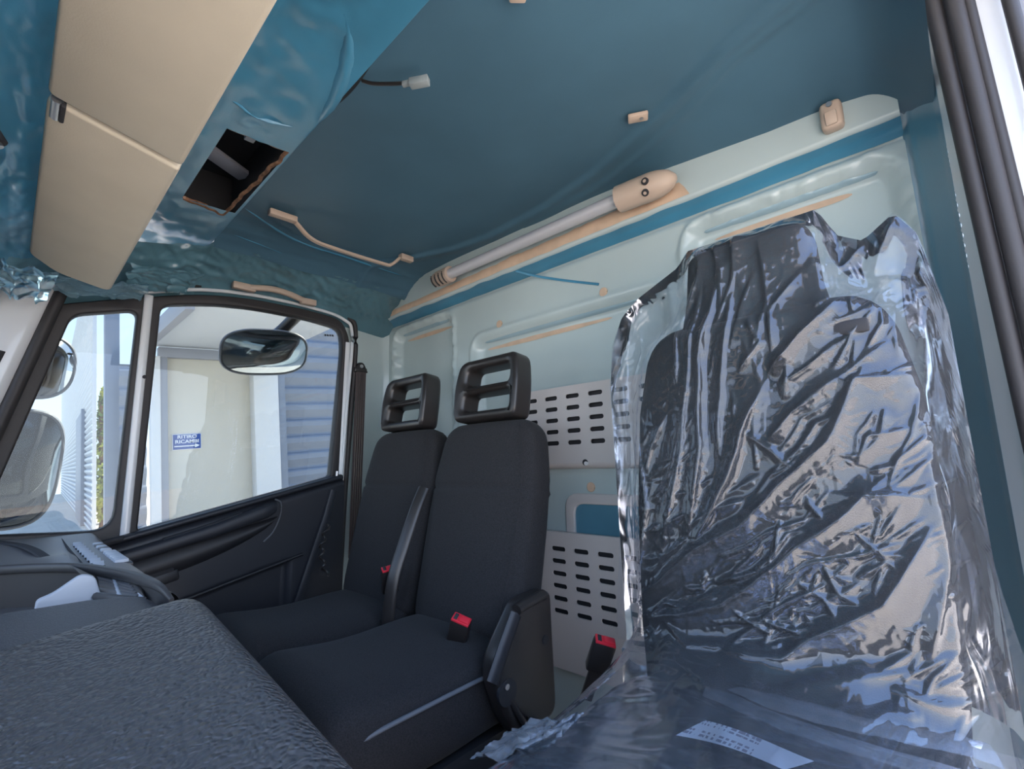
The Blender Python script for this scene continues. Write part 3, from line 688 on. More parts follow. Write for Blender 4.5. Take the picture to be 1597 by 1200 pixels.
plate('rim', mir(round_poly([(-.905, .70), (-.905, .893), (-.55, .893), (-.55, .70)], [.01, .05, .05, .01])), [mir(round_poly([(-.872, .71), (-.872, .862), (-.58, .862), (-.58, .71)], [.01, .035, .035, .01]))], .012, 'panel', WB(1.196), ar, bevel=.004)
box('recess_floor', (-.725, 1.2005, .785), (.33, .004, .17), 'pillar', ar, bevel=0)
# ------------------------------------------------------------------ seats
def sring(c, ax, ay, a, b, p, n=36, front=0.0):
    """superellipse ring: centre c, unit axes ax (width), ay (depth), half sizes a, b"""
    out = []; e = 2.0 / p
    for k in range(n):
        th = 2 * math.pi * k / n; cc, q = math.cos(th), math.sin(th)
        u = math.copysign(abs(cc) ** e, cc); w = math.copysign(abs(q) ** e, q)
        bulge = front * (1 - u * u) if w < 0 else 0
        out.append(Vector(c) + Vector(ax) * (u * a) + Vector(ay) * (w * b - bulge))
    return out
def backrest(name, xc, wtab, y0, z0, y1, z1, depth, m, parent, front=.012, seam=None, power=4.5):
    a = Vector((0, y1 - y0, z1 - z0)); L = a.length; a.normalize(); dep = Vector((0, a.z, -a.y)); rings = []
    N = 64
    for i in range(N + 1):
        t = i / N; s = t * L
        w = interp(t, wtab) / 2; d = depth / 2 * (1.0 - .25 * t)
        e0 = min(1, s / .035); e1 = min(1, (L - s) / .05)
        k0 = math.sqrt(max(0, 1 - (1 - e0) ** 2)); k1 = math.sqrt(max(0, 1 - (1 - e1) ** 2)); k = min(k0, k1)
        w2 = w - (1 - k) * (.045 if e1 < 1 else .02); d2 = d * (.25 + .75 * k)
        g = 0
        if seam is not None: g = .007 * math.exp(-((t - seam) / .009) ** 2)
        c = Vector((xc, y0, z0)) + a * s + dep * (d + g)
        rings.append(sring(c, (1, 0, 0), dep, max(w2, .02), d2, power, 40, front * k))
    return loft(name, rings, m, parent, ang=80)
def cushion(name, x0, x1, y0, y1, ztop, h, m, parent, nose=.05):
    rings = []; N = 40; xc = (x0 + x1) / 2
    for i in range(N + 1):
        t = i / N; y = y0 + (y1 - y0) * t; s = t * (y1 - y0)
        k = math.sqrt(max(0, 1 - (1 - min(1, s / .07)) ** 2)); k2 = math.sqrt(max(0, 1 - (1 - min(1, ((y1 - y0) - s) / .03)) ** 2)); kk = min(k, k2)
        zc = ztop - h / 2 - .020 * (t - .2) - (1 - k) * .02 - .012 * math.sin(math.pi * min(1, t * 1.1)) ** 2
        e = []
        for v in sring((xc, y, zc), (1, 0, 0), (0, 0, -1), (x1 - x0) / 2 - (1 - kk) * .03, h / 2 * (.3 + .7 * kk), 5, 40, .012): e.append(v)
        rings.append(e)
    return loft(name, rings, m, parent, ang=80)
def headrest(xc, yc, z0, parent, w=.255, h=.178, depth=.075, tilt=.13):
    o = [(-w / 2, .02), (-w / 2 - .004, h * .55), (-w / 2 + .012, h), (w / 2 - .012, h), (w / 2 + .004, h * .55), (w / 2, .02), (w / 2 - .01, 0), (-w / 2 + .01, 0)]
    out = round_poly(o, [.02, .05, .035, .035, .05, .02, .015, .015])
    h1 = round_poly([(-w / 2 + .036, h * .56), (-w / 2 + .040, h - .030), (w / 2 - .040, h - .030), (w / 2 - .036, h * .56)], .018)
    h2 = round_poly([(-w / 2 + .032, .030), (-w / 2 + .036, h * .56 - .024), (w / 2 - .036, h * .56 - .024), (w / 2 - .032, .030)], .014)
    B = Vector((0, math.sin(tilt), math.cos(tilt)))
    return plate('headrest', out, [h1, h2], depth, 'black', ((xc, yc, z0), (1, 0, 0), B), parent, bevel=.016, bres=4,
                 warp=lambda a, b: .05 * (a / .13) ** 2 * .5)
WT = ((0, .375), (.12, .395), (.5, .408), (.72, .405), (.88, .375), (.96, .345), (1, .33))
def pass_seat(xc, label, window):
    t = thing('passenger_seat', (xc, .62, .35), label, 'seat', 'passenger seats')
    backrest('backrest', xc, WT, .800, .565, .930, 1.118, .125, 'fabric', t, seam=.66)
    hd = headrest(xc + .012, .962, 1.108, t, h=.190)
    for s in (-.05, .05): tube('headrest_post', [(xc + .012 + s, .965, 1.07), (xc + .012 + s, .975, 1.135)], .007, 'metal', t, n=10)
    cushion('seat_cushion', xc - .205, xc + .195, .385, .85, .605, .17, 'fabric', t)
    box('seat_base', (xc, .65, .22), (.36, .40, .40), 'floor', t, bevel=.01)
    # side seams of the backrest cover
    for sgn in (1,):
        x = xc + sgn * .172
        tube('cover_seam', catmull([(x - .012, .800, .60), (x + .008, .832, .75), (x + .012, .876, .92), (x - .005, .905, 1.04), (x - .03, .925, 1.095)], 8), .0012, 'fabric', t, n=6)
    return t
s1 = pass_seat(-1.392, 'black fabric seat with open headrest beside the passenger door', True)
s2 = pass_seat(-.982, 'black fabric middle seat with open headrest and recliner cover', False)
tube('piping', catmull([(-.784, .80, .552), (-.784, .68, .552), (-.785, .56, .550), (-.790, .47, .545), (-.805, .41, .53), (-.85, .383, .52), (-.95, .375, .515), (-1.10, .375, .515)], 8), .0045, 'piping', s2, n=8)
# recliner cover
rc = plate('recliner_cover', round_poly([(.795, .695), (.895, .700), (.90, .44), (.79, .42), (.745, .47), (.70, .585)], [.02, .02, .03, .03, .03, .05]), [], .050, 'black', ((-.755, 0, 0), (0, 1, 0), (0, 0, 1)), s2, bevel=.012, bres=3)
tube('recliner_lever', [(-.735, .78, .682), (-.735, .80, .686), (-.735, .87, .694)], .013, 'black', rc, n=12, flat=.011)
tube('cover_rib', [(-.733, .775, .675), (-.732, .735, .62), (-.732, .70, .565)], .017, 'dark', rc, n=10, flat=.008, up=(1, 0, 0))
tube('cover_screw', [(-.732, .865, .60), (-.728, .865, .60)], .010, 'dark', rc, n=14)
tube('pivot', [(-.735, .74, .535), (-.728, .74, .535)], .026, 'dark', rc, n=16)
tube('pivot_ring', [(-.727, .735, .548), (-.724, .735, .548)], .006, 'metal', rc, n=10)
tube('height_lever', catmull([(-.735, .748, .52), (-.72, .775, .47), (-.715, .80, .43)], 5), .007, 'black', rc, n=8)
tube('lever_knob', [(-.722, .785, .462), (-.700, .812, .452)], .014, 'black', rc, n=12)
# buckles and belts
def buckle(c, rot, label):
    t = thing('belt_buckle', c, label, 'belt buckle', 'seat belt buckles')
    R_ = rot.to_4x4() if not isinstance(rot, Matrix) or len(rot) == 3 else rot
    def put(name, cc, s, m, bv): return box(name, Vector(c) + (R_.to_3x3() @ Vector(cc)), s, m, t, rot=R_, bevel=bv)
    put('buckle_body', (0, 0, -.030), (.046, .026, .072), 'black', .006)
    put('release_button', (.007, 0, .0075), (.024, .018, .006), 'red', .002)
    put('tongue_slot', (-.013, 0, .0075), (.008, .016, .003), 'slot', .0005)
    put('bezel', (0, 0, .0045), (.042, .024, .006), 'red', .002)
    put('stalk', (0, 0, -.10), (.026, .010, .08), 'black', .003)
    return t
from mathutils import Euler
buckle((-.865, .735, .645), Euler((.45, .35, .55)).to_matrix(), 'black buckle with red button on the middle seat cushion')
buckle((-.578, .872, .625), Euler((.35, .30, .75)).to_matrix(), 'black buckle with red button beside the bagged driver seat')
buckle((-1.205, .765, .705), Euler((.35, -.1, 1.2)).to_matrix(), 'black buckle with red edge wedged between the passenger seats')
t = thing('seat_belt', (-1.19, .80, .60), 'black belt webbing lying between the two passenger seats', 'seat belt')
tube('webbing', catmull([(-1.175, .862, .925), (-1.170, .828, .866), (-1.165, .785, .775), (-1.163, .750, .69), (-1.165, .738, .60), (-1.17, .74, .56)], 10), .017, 'black', t, n=10, flat=.006, up=(.6, -.8, 0))
t = thing('seat_belt', (-1.89, 1.04, 1.43), 'brown-black belt hanging on the pillar behind the passenger door', 'seat belt')
box('belt_anchor', (-1.892, 1.042, 1.412), (.022, .060, .022), 'black', t, bevel=.006)
plate('anchor_cover', round_poly([(1.010, 1.400), (1.030, 1.445), (1.055, 1.447), (1.078, 1.402)], [.006, .012, .012, .006]), [], .02, 'black', ((-1.892, 0, 0), (0, 1, 0), (0, 0, 1)), t, bevel=.005)
tube('anchor_bolt', [(-1.884, 1.043, 1.428), (-1.878, 1.043, 1.428)], .008, 'metal', t, n=10)
for k in range(2):
    tube('webbing', [(-1.885 - .004 * k, 1.043 - .022 * (1.40 - z) + .004 * k, z) for z in lin(.62, 1.405, 14)], .0235, 'strap', t, n=6, flat=.0016, up=(1, 0, 0))
for k in range(4):
    tube('webbing_rib', [(-1.882, 1.029 + .0095 * k - .022 * (1.40 - z), z) for z in lin(.65, 1.395, 8)], .0014, 'black', t, n=5)
t = thing('door_cord', (-1.80, .86, .62), 'black coiled cord hanging beside the passenger door', 'cord')
tube('coil', [(-1.73 + .008 * math.cos(a * 9), .838 - .022 * math.sin(a) + .008 * math.sin(a * 9), .605 + .18 * a / 3.14) for a in lin(0, 3.14, 160)], .004, 'black', t, n=6)

# ------------------------------------------------------------------ driver seat and its bag
ds = thing('driver_seat', (-.26, .65, .3), 'black driver seat with tall headrest wrapped in clear plastic', 'seat')
dback = backrest('backrest', -.255, ((0, .42), (.2, .45), (.5, .465), (.75, .455), (.9, .42), (1, .36)), .800, .56, .905, 1.262, .14, 'drvfab', ds, front=.02)
rings = []
for i in range(25):
    t_ = i / 24; z = 1.20 + .205 * t_; k = math.sqrt(max(0, 1 - (1 - min(1, (1 - t_) / .12)) ** 2))
    w = interp(t_, ((0, .30), (.25, .25), (.5, .232), (1, .22))) / 2 - (1 - k) * .02
    rings.append(sring((-.255, .945 + .03 * t_, z), (1, 0, 0), (0, 1, -.1), w, .050 * (.5 + .5 * k), 5, 36, .006))
dhead = loft('headrest', rings, 'drvfab', ds, ang=80)
dcush = cushion('seat_cushion', -.515, .0, .36, .86, .618, .17, 'drvfab', ds)
box('seat_base', (-.26, .62, .22), (.40, .42, .40), 'floor', ds, bevel=.01)
box('side_slot', (-.105, .872, 1.185), (.06, .01, .022), 'slot', ds, bevel=.004)
import numpy as np
def bvh_of(objs):
    vs = []; fs = []
    for o in objs:
        b = len(vs); vs += [o.matrix_world @ v.co for v in o.data.vertices]; fs += [[i + b for i in p.vertices] for p in o.data.polygons]
    return BVHTree.FromPolygons(vs, fs)
bpy.context.view_layer.update()
bv = bvh_of([dback, dhead, dcush])
ZT = ((-.588, 1.16), (-.575, 1.26), (-.545, 1.325), (-.50, 1.36), (-.40, 1.405), (-.375, 1.435), (-.135, 1.435), (-.11, 1.375), (-.075, 1.352), (-.03, 1.385), (-.005, 1.34), (.014, 1.2))
NU, NV = 260, 320
BX = [-.588 + .602 * i / (NU - 1) for i in range(NU)]
X = np.zeros((NV, NU)); Z = np.zeros((NV, NU)); H = np.full((NV, NU), 9.0)
for i, x in enumerate(BX):
    zt = interp(x, ZT)
    for j in range(NV):
        z = .60 + (zt - .60) * j / (NV - 1)
        X[j, i] = x + .02 * sstep(.85, .62, z) * ((x + .29) / .3); Z[j, i] = z
        h = bv.ray_cast(Vector((X[j, i], .1, z)), Vector((0, 1, 0)), 1.2)
        if h[0] is not None: H[j, i] = h[0].y - .010
Y = np.minimum(H, .972); 
pin = .972
for it in range(500):
    A = Y.copy()
    A[1:-1, 1:-1] = .25 * (Y[:-2, 1:-1] + Y[2:, 1:-1] + Y[1:-1, :-2] + Y[1:-1, 2:])
    A[0, 1:-1] = A[1, 1:-1]
    Y = np.minimum(A, H); Y[:, 0] = pin; Y[:, -1] = pin; Y[-1, :] = np.minimum(pin, H[-1, :])
# folds: (polyline in x,z), height, width
FOLDS = [([(-.292, 1.335), (-.325, 1.17), (-.329, 1.01), (-.36, .842)], .020, .010), ([(-.325, 1.33), (-.350, 1.15), (-.37, .98), (-.42, .80)], .014, .010), ([(-.262, 1.34), (-.29, 1.12), (-.30, .98)], .012, .008),
         ([(-.216, 1.127), (-.100, 1.252)], .022, .012), ([(-.216, 1.127), (-.284, .963), (-.355, .831)], .018, .010),
         ([(-.505, .71), (-.357, .831), (-.235, .913), (-.145, 1.011), (-.10, 1.103), (-.016, 1.104)], .026, .014),
         ([(-.492, .70), (-.30, .765), (-.107, .936), (-.032, .93)], .026, .015), ([(-.335, .708), (-.22, .718), (-.10, .798), (-.027, .913)], .026, .013),
         ([(-.53, .632), (-.31, .665), (-.18, .70), (-.05, .73)], .018, .012), ([(.0, .995), (-.002, .84), (-.035, .717)], .016, .010), ([(-.03, 1.0), (-.03, .85), (-.06, .72)], .016, .010),
         ([(-.17, 1.19), (-.04, 1.22)], .012, .010), ([(-.20, 1.05), (-.05, 1.16)], .014, .012), ([(-.54, 1.28), (-.53, 1.0), (-.53, .75)], .012, .012), ([(-.48, 1.10), (-.44, .90), (-.47, .74)], .014, .010),
         ([(-.40, 1.08), (-.455, .95)], .010, .010), ([(-.38, .74), (-.25, .80), (-.12, .87)], .016, .010), ([(-.26, 1.04), (-.17, .96)], .012, .009), ([(-.07, 1.27), (-.03, 1.38)], .018, .014), ([(-.11, 1.30), (-.02, 1.25)], .014, .012)]
rf = random.Random(21)
def rnd_fold(x0, x1, z0, z1, ang, spread, n, l0, l1, h0, h1):
    for _ in range(n):
        a = math.radians(ang + rf.uniform(-spread, spread)); L = rf.uniform(l0, l1); cx, cz = rf.uniform(x0, x1), rf.uniform(z0, z1); k = rf.uniform(-.03, .03)
        p0 = (cx - math.cos(a) * L / 2, cz - math.sin(a) * L / 2); p2 = (cx + math.cos(a) * L / 2, cz + math.sin(a) * L / 2); p1 = (cx - math.sin(a) * k, cz + math.cos(a) * k)
        FOLDS.append(([p0, p1, p2], rf.uniform(h0, h1), rf.uniform(.004, .008)))
rnd_fold(-.52, .0, .62, .98, 36, 16, 46, .06, .24, .005, .012)
rnd_fold(-.52, -.22, .86, 1.36, 84, 12, 34, .08, .26, .005, .012)
rnd_fold(-.20, .0, .95, 1.24, 48, 30, 34, .05, .16, .006, .015)
rnd_fold(-.26, .01, .66, 1.0, 42, 22, 44, .06, .22, .008, .018)
rnd_fold(-.26, .01, .66, .92, -20, 30, 14, .05, .12, .006, .014)
rnd_fold(-.56, .0, .60, .75, 8, 22, 60, .06, .24, .008, .020)
rnd_fold(-.50, -.2, .66, .9, 32, 12, 20, .08, .22, .006, .014)
rnd_fold(-.05, .01, .70, 1.10, 88, 12, 10, .08, .22, .006, .012)
rnd_fold(-.58, -.50, .66, 1.28, 86, 14, 14, .06, .2, .006, .012)
rnd_fold(-.13, .0, 1.20, 1.37, 50, 50, 14, .04, .10, .006, .014)
WX = np.array([[X[j, i] + .006 * nz3(X[j, i], Z[j, i], 3, 11) for i in range(NU)] for j in range(NV)])
WZ = np.array([[Z[j, i] + .006 * nz3(X[j, i], Z[j, i], 8, 11) for i in range(NU)] for j in range(NV)])
FD = np.zeros((NV, NU))
for pl, h, w in FOLDS:
    n_seg = len(pl) - 1
    for q, ((a, b), (c, e)) in enumerate(zip(pl, pl[1:])):
        dx, dz = c - a, e - b; LL = dx * dx + dz * dz
        t = np.clip(((WX - a) * dx + (WZ - b) * dz) / LL, 0, 1); px = WX - a - t * dx; pz = WZ - b - t * dz
        side = np.where(px * dz - pz * dx > 0, 1.9, .75)
        g = (q + t) / n_seg; taper = np.clip(np.minimum(g, 1 - g) * 5, .0, 1) ** .7
        FD = np.maximum(FD, h * taper * np.exp(-np.hypot(px, pz) / (w * side)))
vs = []; fs = []
for j in range(NV):
    for i in range(NU):
        x, y, z = X[j, i], Y[j, i], Z[j, i]
        e = min(1, i / 14, (NU - 1 - i) / 14, (NV - 1 - j) / 10)
        vs.append((x, y - (FD[j, i] + max(0, .0016 * (ridged(x, z, 6, 40, 2) - .8))) * (.3 + .7 * e), z + .004 * nz3(x, z, 1, 25)))
for j in range(NV - 1):
    for i in range(NU - 1): fs.append((j * NU + i, j * NU + i + 1, (j + 1) * NU + i + 1, (j + 1) * NU + i))
bag = thing('plastic_bag', (-.28, .9, .6), 'crinkled clear plastic bag pulled over the driver seat backrest', 'plastic bag')
front = mesh('bag_front', vs, fs, 'bag', bag)
vs = []; n2 = 60
for j in range(n2):
    for i in range(n2):
        x = -.588 + .602 * i / (n2 - 1); z = .60 + (interp(x, ZT) - .60) * j / (n2 - 1); e = min(1, i / 6, (n2 - 1 - i) / 6, (n2 - 1 - j) / 5)
        vs.append((x, .974 + .095 * e ** .5 + .012 * (ridged(x, z * .4, 5, 8, 2) - .9) * e, z))
mesh('bag_back', vs, [(j * n2 + i, j * n2 + i + 1, (j + 1) * n2 + i + 1, (j + 1) * n2 + i) for j in range(n2 - 1) for i in range(n2 - 1)], 'bag', bag)
# cushion cover
NU, NV = 150, 130
vx = np.linspace(-.575, .045, NU); vy = np.linspace(.30, .93, NV); H = np.full((NV, NU), -9.0)
bvc = bvh_of([dcush])
for j in range(NV):
    for i in range(NU):
        h = bvc.ray_cast(Vector((vx[i], vy[j], 1.2)), Vector((0, 0, -1)), 1.2)
        if h[0] is not None: H[j, i] = h[0].z + .008
Q = np.maximum(H, .50)
for it in range(260):
    A = Q.copy(); A[1:-1, 1:-1] = .25 * (Q[:-2, 1:-1] + Q[2:, 1:-1] + Q[1:-1, :-2] + Q[1:-1, 2:])
    Q = np.maximum(A, H); Q[:, 0] = .47; Q[:, -1] = .50; Q[0, :] = .47; Q[-1, :] = .60
vs = []
for j in range(NV):
    for i in range(NU):
        x, y = vx[i], vy[j]; e = min(1, i / 10, (NU - 1 - i) / 10, j / 10, (NV - 1 - j) / 6)
        c1_, c2_ = x * .9 + y * .45, -x * .45 + y * .9
        vs.append((x, y, Q[j, i] + e * max(0, .006 * (ridged(c1_ * .35, c2_, 4, 14, 3) - .8))))
cov = thing('cushion_cover', (-.27, .6, .6), 'hazy clear plastic cover stretched over the driver seat cushion', 'plastic cover')
mesh('cover_sheet', vs, [(j * NU + i, j * NU + i + 1, (j + 1) * NU + i + 1, (j + 1) * NU + i) for j in range(NV - 1) for i in range(NU - 1)], 'bagc', cov)
def hem(name, pts, w, h, par):
    P = catmull(pts, 10); vs = []; fs = []
    for i, p in enumerate(P):
        T = (P[min(i + 1, len(P) - 1)] - P[max(i - 1, 0)]).normalized(); S = T.cross(Vector((0, 0, 1))).normalized()
        for j in range(7):
            a = (j - 3) / 3; vs.append(p + S * (a * w) + Vector((0, 0, h * (1 - a * a) + .003 * nz3(i * .3, j * .6, w * 40))))
    for i in range(len(P) - 1):
        for j in range(6): fs.append((i * 7 + j, i * 7 + j + 1, i * 7 + 8 + j, i * 7 + 7 + j))
    return mesh(name, vs, fs, 'bagc', par)
hem('cover_hem', [(-.53, .88, .625), (-.43, .862, .640), (-.355, .835, .640), (-.26, .800, .640), (-.16, .80, .640), (-.06, .82, .640), (-.02, .84, .63)], .020, .014, cov)
hem('cover_hem', [(-.34, .80, .625), (-.26, .775, .628), (-.15, .765, .628), (-.02, .78, .625)], .016, .010, cov)
# printed paper label under the film
lb = grid('paper_label', lambda u, v: (-.322 + .125 * u + .02 * v, .640 + .050 * v + .012 * u, .634 + .006 * math.sin(3 * u + v)), lin(0, 1, 14), lin(0, 1, 6), 'paper')
tag(lb, 'white printed paper label lying on the plastic-covered driver cushion', 'label')
crumple('tape_patch', (-.535, .46, .60), (.10, .05, .03), (.03, .11, .02), .012, 11, 'bagc', 'crumpled whitish plastic bunched at the corner of the driver cushion', 'plastic scrap', 40, 40)
# ------------------------------------------------------------------ dashboard
dash = thing('dashboard', (-.95, 0, .4), 'charcoal and grey truck dashboard with grained instrument hood', 'dashboard')
def roll(t, w, r): # drop of a rounded border
    if t > w: return 0.0
    q = max(0.0, min(1.0, 1 - t / w)); return r * (1 - math.sqrt(max(0, 1 - q * q)))
def hood(x, y):
    z = .837 - .158 * (x + .775) + .10 * (y - .2) * 1.0 + .018 * math.sin((x + .775) * 2.5)
    ex = x + .792; ey = .214 - y
    return z - roll(ex, .03, .035) - roll(ey, .045, .05)
xs = [-.792 + .0006 * k for k in range(0, 12)] + lin(-.784, .30, 70); ys = lin(-.34, .165, 34) + lin(.168, .214, 16)
def hoodp(u, v): return (u, v, hood(u, v))
ih = grid('instrument_hood', hoodp, xs, ys, 'grain', dash)
mesh('hood_side', [(x, .214, hood(x, .214)) for x in xs] + [(x, .20, .40) for x in xs], [(i, i + 1, len(xs) + i + 1, len(xs) + i) for i in range(len(xs) - 1)], 'grain', dash)
mesh('hood_side', [(-.792, y, hood(-.792, y)) for y in ys] + [(-.785, y, .45) for y in ys], [(i, i + 1, len(ys) + i + 1, len(ys) + i) for i in range(len(ys) - 1)], 'grain2', dash)
def st2(x, y):
    z = .817 + .004 * sstep(.2, -.05, y) - .10 * max(0, y - .10) + .04 * (-.95 - x)
    return (x, y, z - roll(x + .965, .02, .03) - roll(.20 - y, .05, .06))
grid('centre_pad', st2, lin(-.965, -.76, 30), lin(-.34, .20, 50), 'grain2', dash)
ARC = ((-1.42, -.06), (-1.40, 0.0), (-1.36, .055), (-1.28, .115), (-1.15, .155), (-1.04, .178), (-.95, .186))
def top_z(x, y):
    z = .815 + .02 * sstep(.10, -.2, y) + .012 * sstep(-1.6, -1.9, x)
    z += .012 * math.exp(-((x + 1.42) / .10) ** 2) * sstep(.02, .09, y) * sstep(.14, .11, y)
    return z - roll(.212 - y, .03, .03)
def in_recess(x, y): return x > -1.42 and y < interp(x, ARC)
grid('dash_top', lambda x, y: (x, y, top_z(x, y)), lin(-1.885, -.93, 110), lin(-.45, .19, 60) + lin(.193, .212, 8), 'dash', dash, skip=in_recess)
mesh('dash_rear_face', [(-1.885, .212, .785), (-.93, .212, .785), (-.93, .16, .30), (-1.885, .16, .30)], [(0, 1, 2, 3)], 'dashdark', dash, smooth=False)
arc = [Vector((x, y, .812)) for x, y in ARC]; arc += [Vector((-.905, .194, .798))]; arcs = [Vector((-1.43, -.40, .83)), Vector((-1.43, -.20, .822))] + arc
AC = catmull(arcs, 6)
mesh('recess_wall', [p for p in AC] + [Vector((p.x - .01, p.y, .66)) for p in AC], [(i, i + 1, len(AC) + i + 1, len(AC) + i) for i in range(len(AC) - 1)], 'dashdark', dash)
box('recess_floor', (-1.20, -.10, .735), (.50, .62, .02), 'dash', dash, bevel=.002)
tube('recess_rim', [p + Vector((0, 0, .006)) for p in AC], .008, 'dashdark', dash, n=12, flat=.009, power=3, radii=[1 - .65 * max(0, (i - len(AC) * .75) / (len(AC) * .25)) for i in range(len(AC))])
def fan(name, pts, w, m): return tube(name, catmull(pts, 8), w, m, dash, n=8, flat=.004, power=3)
fan('speaker_groove', [(-1.87, -.01, .832), (-1.75, .042, .826), (-1.62, .066, .823), (-1.50, .078, .820), (-1.43, .082, .82)], .010, 'slot')
fan('dash_seam', [(-1.87, .126, .822), (-1.6, .126, .818), (-1.30, .126, .817)], .0012, 'slot')
for k in range(9):
    x = -1.68 + .050 * k
    box('defroster_slat', (x, .147, .8175), (.020, .017, .006), 'vent', dash, rot=Matrix.Rotation(.5, 4, 'Y'), bevel=.001)
    box('defroster_slot', (x + .019, .147, .8160), (.014, .017, .003), 'slot', dash, bevel=0)
sv = thing('side_vent', (-1.37, .18, .81), 'pale ribbed side air vent at the end of the dashboard', 'air vent')
for k in range(6): box('vent_rib', (-1.46 + .030 * k, .186, .815), (.026, .024, .012), 'vent', sv, bevel=.004)
box('vent_frame', (-1.385, .186, .808), (.20, .036, .012), 'dashdark', sv, bevel=.003)
for k in range(5): box('switch', (-1.66 + .035 * k, .185, .815), (.028, .020, .010), 'vent' if k % 2 == 0 else 'dash', dash, bevel=.003)
cv = thing('centre_vent', (-1.12, .12, .76), 'pale grey air vent box with a slotted grille in the dashboard recess', 'air vent')
side = round_poly([(.052, .760), (.054, .804), (.072, .810), (.104, .834), (.122, .828), (.134, .790), (.130, .760)], [.004, .006, .01, .012, .010, .006, .004])
plate('vent_housing', side, [], .014, 'vent', ((-1.095, 0, 0), (0, 1, 0), (0, 0, 1)), cv, bevel=.003)
gq = [Vector((-1.27, .138, .812)), Vector((-1.08, .176, .806)), Vector((-.99, .176, .793)), Vector((-1.085, .126, .795))]
def gp(u, v): return (gq[0].lerp(gq[1], u)).lerp(gq[3].lerp(gq[2], u), v)
grid('grille_base', lambda u, v: gp(u, v) + Vector((0, 0, -.006)), lin(0, 1, 4), lin(0, 1, 4), 'slot', cv)
for k in range(6):
    v = .08 + .168 * k
    tube('grille_slat', [gp(u, v) for u in lin(.04, .96, 8)], .008, 'dash', cv, n=8, flat=.003)
for u in (.03, .5, .97): tube('grille_post', [gp(u, v) for v in lin(0, 1, 6)], .004, 'vent', cv, n=8)
tube('grille_frame', [gp(0, 0), gp(.5, 0), gp(1, 0), gp(1, .5), gp(1, 1), gp(.5, 1), gp(0, 1), gp(0, .5)], .006, 'dashdark', cv, n=8, closed=True)
mesh('vent_top', [(-1.102, .104, .833), (-1.30, .104, .825), (-1.30, .136, .815), (-1.10, .126, .806), (-1.102, .122, .826)], [(0, 1, 2, 3, 4)], 'dashdark', cv, smooth=False)

# ------------------------------------------------------------------ mirrors outside the passenger door
def pebble(c, a, b, d, ax, ay, p=2.6, n=32, rows=9):
    c, ax, ay = Vector(c), Vector(ax).normalized(), Vector(ay).normalized(); nn = ax.cross(ay).normalized(); rings = []
    for k in range(rows):
        t = k / (rows - 1); s = math.sqrt(max(.0, 1 - (t * .96) ** 2)); rings.append(sring(c + nn * (d * t), ax, ay, a * s, b * s, p, n))
    return rings
def mirror(name, c, a, b, depth, ax, ay, label, p=2.6, convex=.03, arm=None):
    t = thing(name, c, label, 'mirror', 'outside mirrors')
    loft('mirror_shell', pebble(c, a, b, depth, ax, ay, p), 'dark', t)
    cc, axv, ayv = Vector(c), Vector(ax).normalized(), Vector(ay).normalized(); nn = axv.cross(ayv).normalized(); rings = []
    for k in range(8):
        s = 1 - k / 7 * .999; rings.append(sring(cc - nn * (.004 + convex * (1 - s * s)), axv, ayv, a * .95 * s, b * .94 * s, p, 40))
    loft('mirror_glass', rings, 'mirror', t)
    tube('mirror_rim', sring(c, axv, ayv, a * .985, b * .985, p, 48), .006, 'greysteel', t, n=6, closed=True)
    if arm: tube('mirror_arm', catmull(arm, 6), .026, 'black', t, n=10, radii=None)
    return t
mirror('kerb_mirror', (-2.12, .725, 1.488), .172, .098, .09, (-.10, -1, -.10), (.40, -.10, 1.0), 'wide kerb mirror hanging outside above the passenger window', p=2.9, convex=.035,
       arm=[(-2.16, .76, 1.56), (-2.14, .80, 1.61), (-2.05, .84, 1.68), (-1.98, .86, 1.72)])
mirror('wide_angle_mirror', (-2.12, .035, 1.345), .10, .105, .08, (.25, -1, 0), (.05, .05, 1), 'rounded upper side mirror outside the small front window', p=2.6, arm=[(-2.15, .0, 1.30), (-2.10, -.06, 1.2), (-2.02, -.12, 1.1)])
mirror('main_mirror', (-2.14, .0, 1.02), .13, .185, .08, (.25, -1, 0), (.05, .05, 1), 'large dark lower side mirror outside the small front window', p=3.4, arm=[(-2.15, -.04, 1.0), (-2.10, -.10, .9), (-2.0, -.16, .85)])

# ------------------------------------------------------------------ outside
struct(mesh('ground', [(-60, -60, -.95), (40, -60, -.95), (40, 60, -.95), (-60, 60, -.95)], [(0, 1, 2, 3)], 'ground', smooth=False), 'pale concrete yard')
FX = -9.0
porch = thing('entrance_porch', (FX, 2.3, -.95), 'pale porch with cream panel, white posts and flat canopy', 'porch')
box('cream_panel', (FX - .03, 2.32, .92), (.06, 1.22, 3.74), 'cream', porch, bevel=.005)
box('white_post', (FX + .05, 1.555, .92), (.14, .125, 3.74), 'white', porch, bevel=.01)
box('grey_post', (FX + .04, 1.665, .92), (.12, .095, 3.74), 'greysteel', porch, bevel=.01)
box('lintel', (FX + .04, 2.30, 2.86), (.14, 1.40, .16), 'greysteel', porch, bevel=.01)
box('white_column', (FX + .10, 3.125, 1.0), (.22, .41, 3.9), 'white', porch, bevel=.01)
box('blue_grey_column', (FX + .08, 3.395, 1.2), (.20, .13, 4.3), 'clad', porch, bevel=.01)
box('canopy', (-7.7, 2.42, 3.02), (2.7, 1.95, .10), 'soffit', porch, bevel=.01)
box('canopy_fascia', (-7.7, 1.43, 2.99), (2.8, .10, .22), 'greysteel', porch, bevel=.01)
sg = thing('direction_sign', (FX + .02, 1.97, 1.4), 'blue sign reading RITIRO RICAMBI with a white arrow', 'sign')
sy0, sy1, sz0, sz1 = 1.775, 2.168, 1.312, 1.566
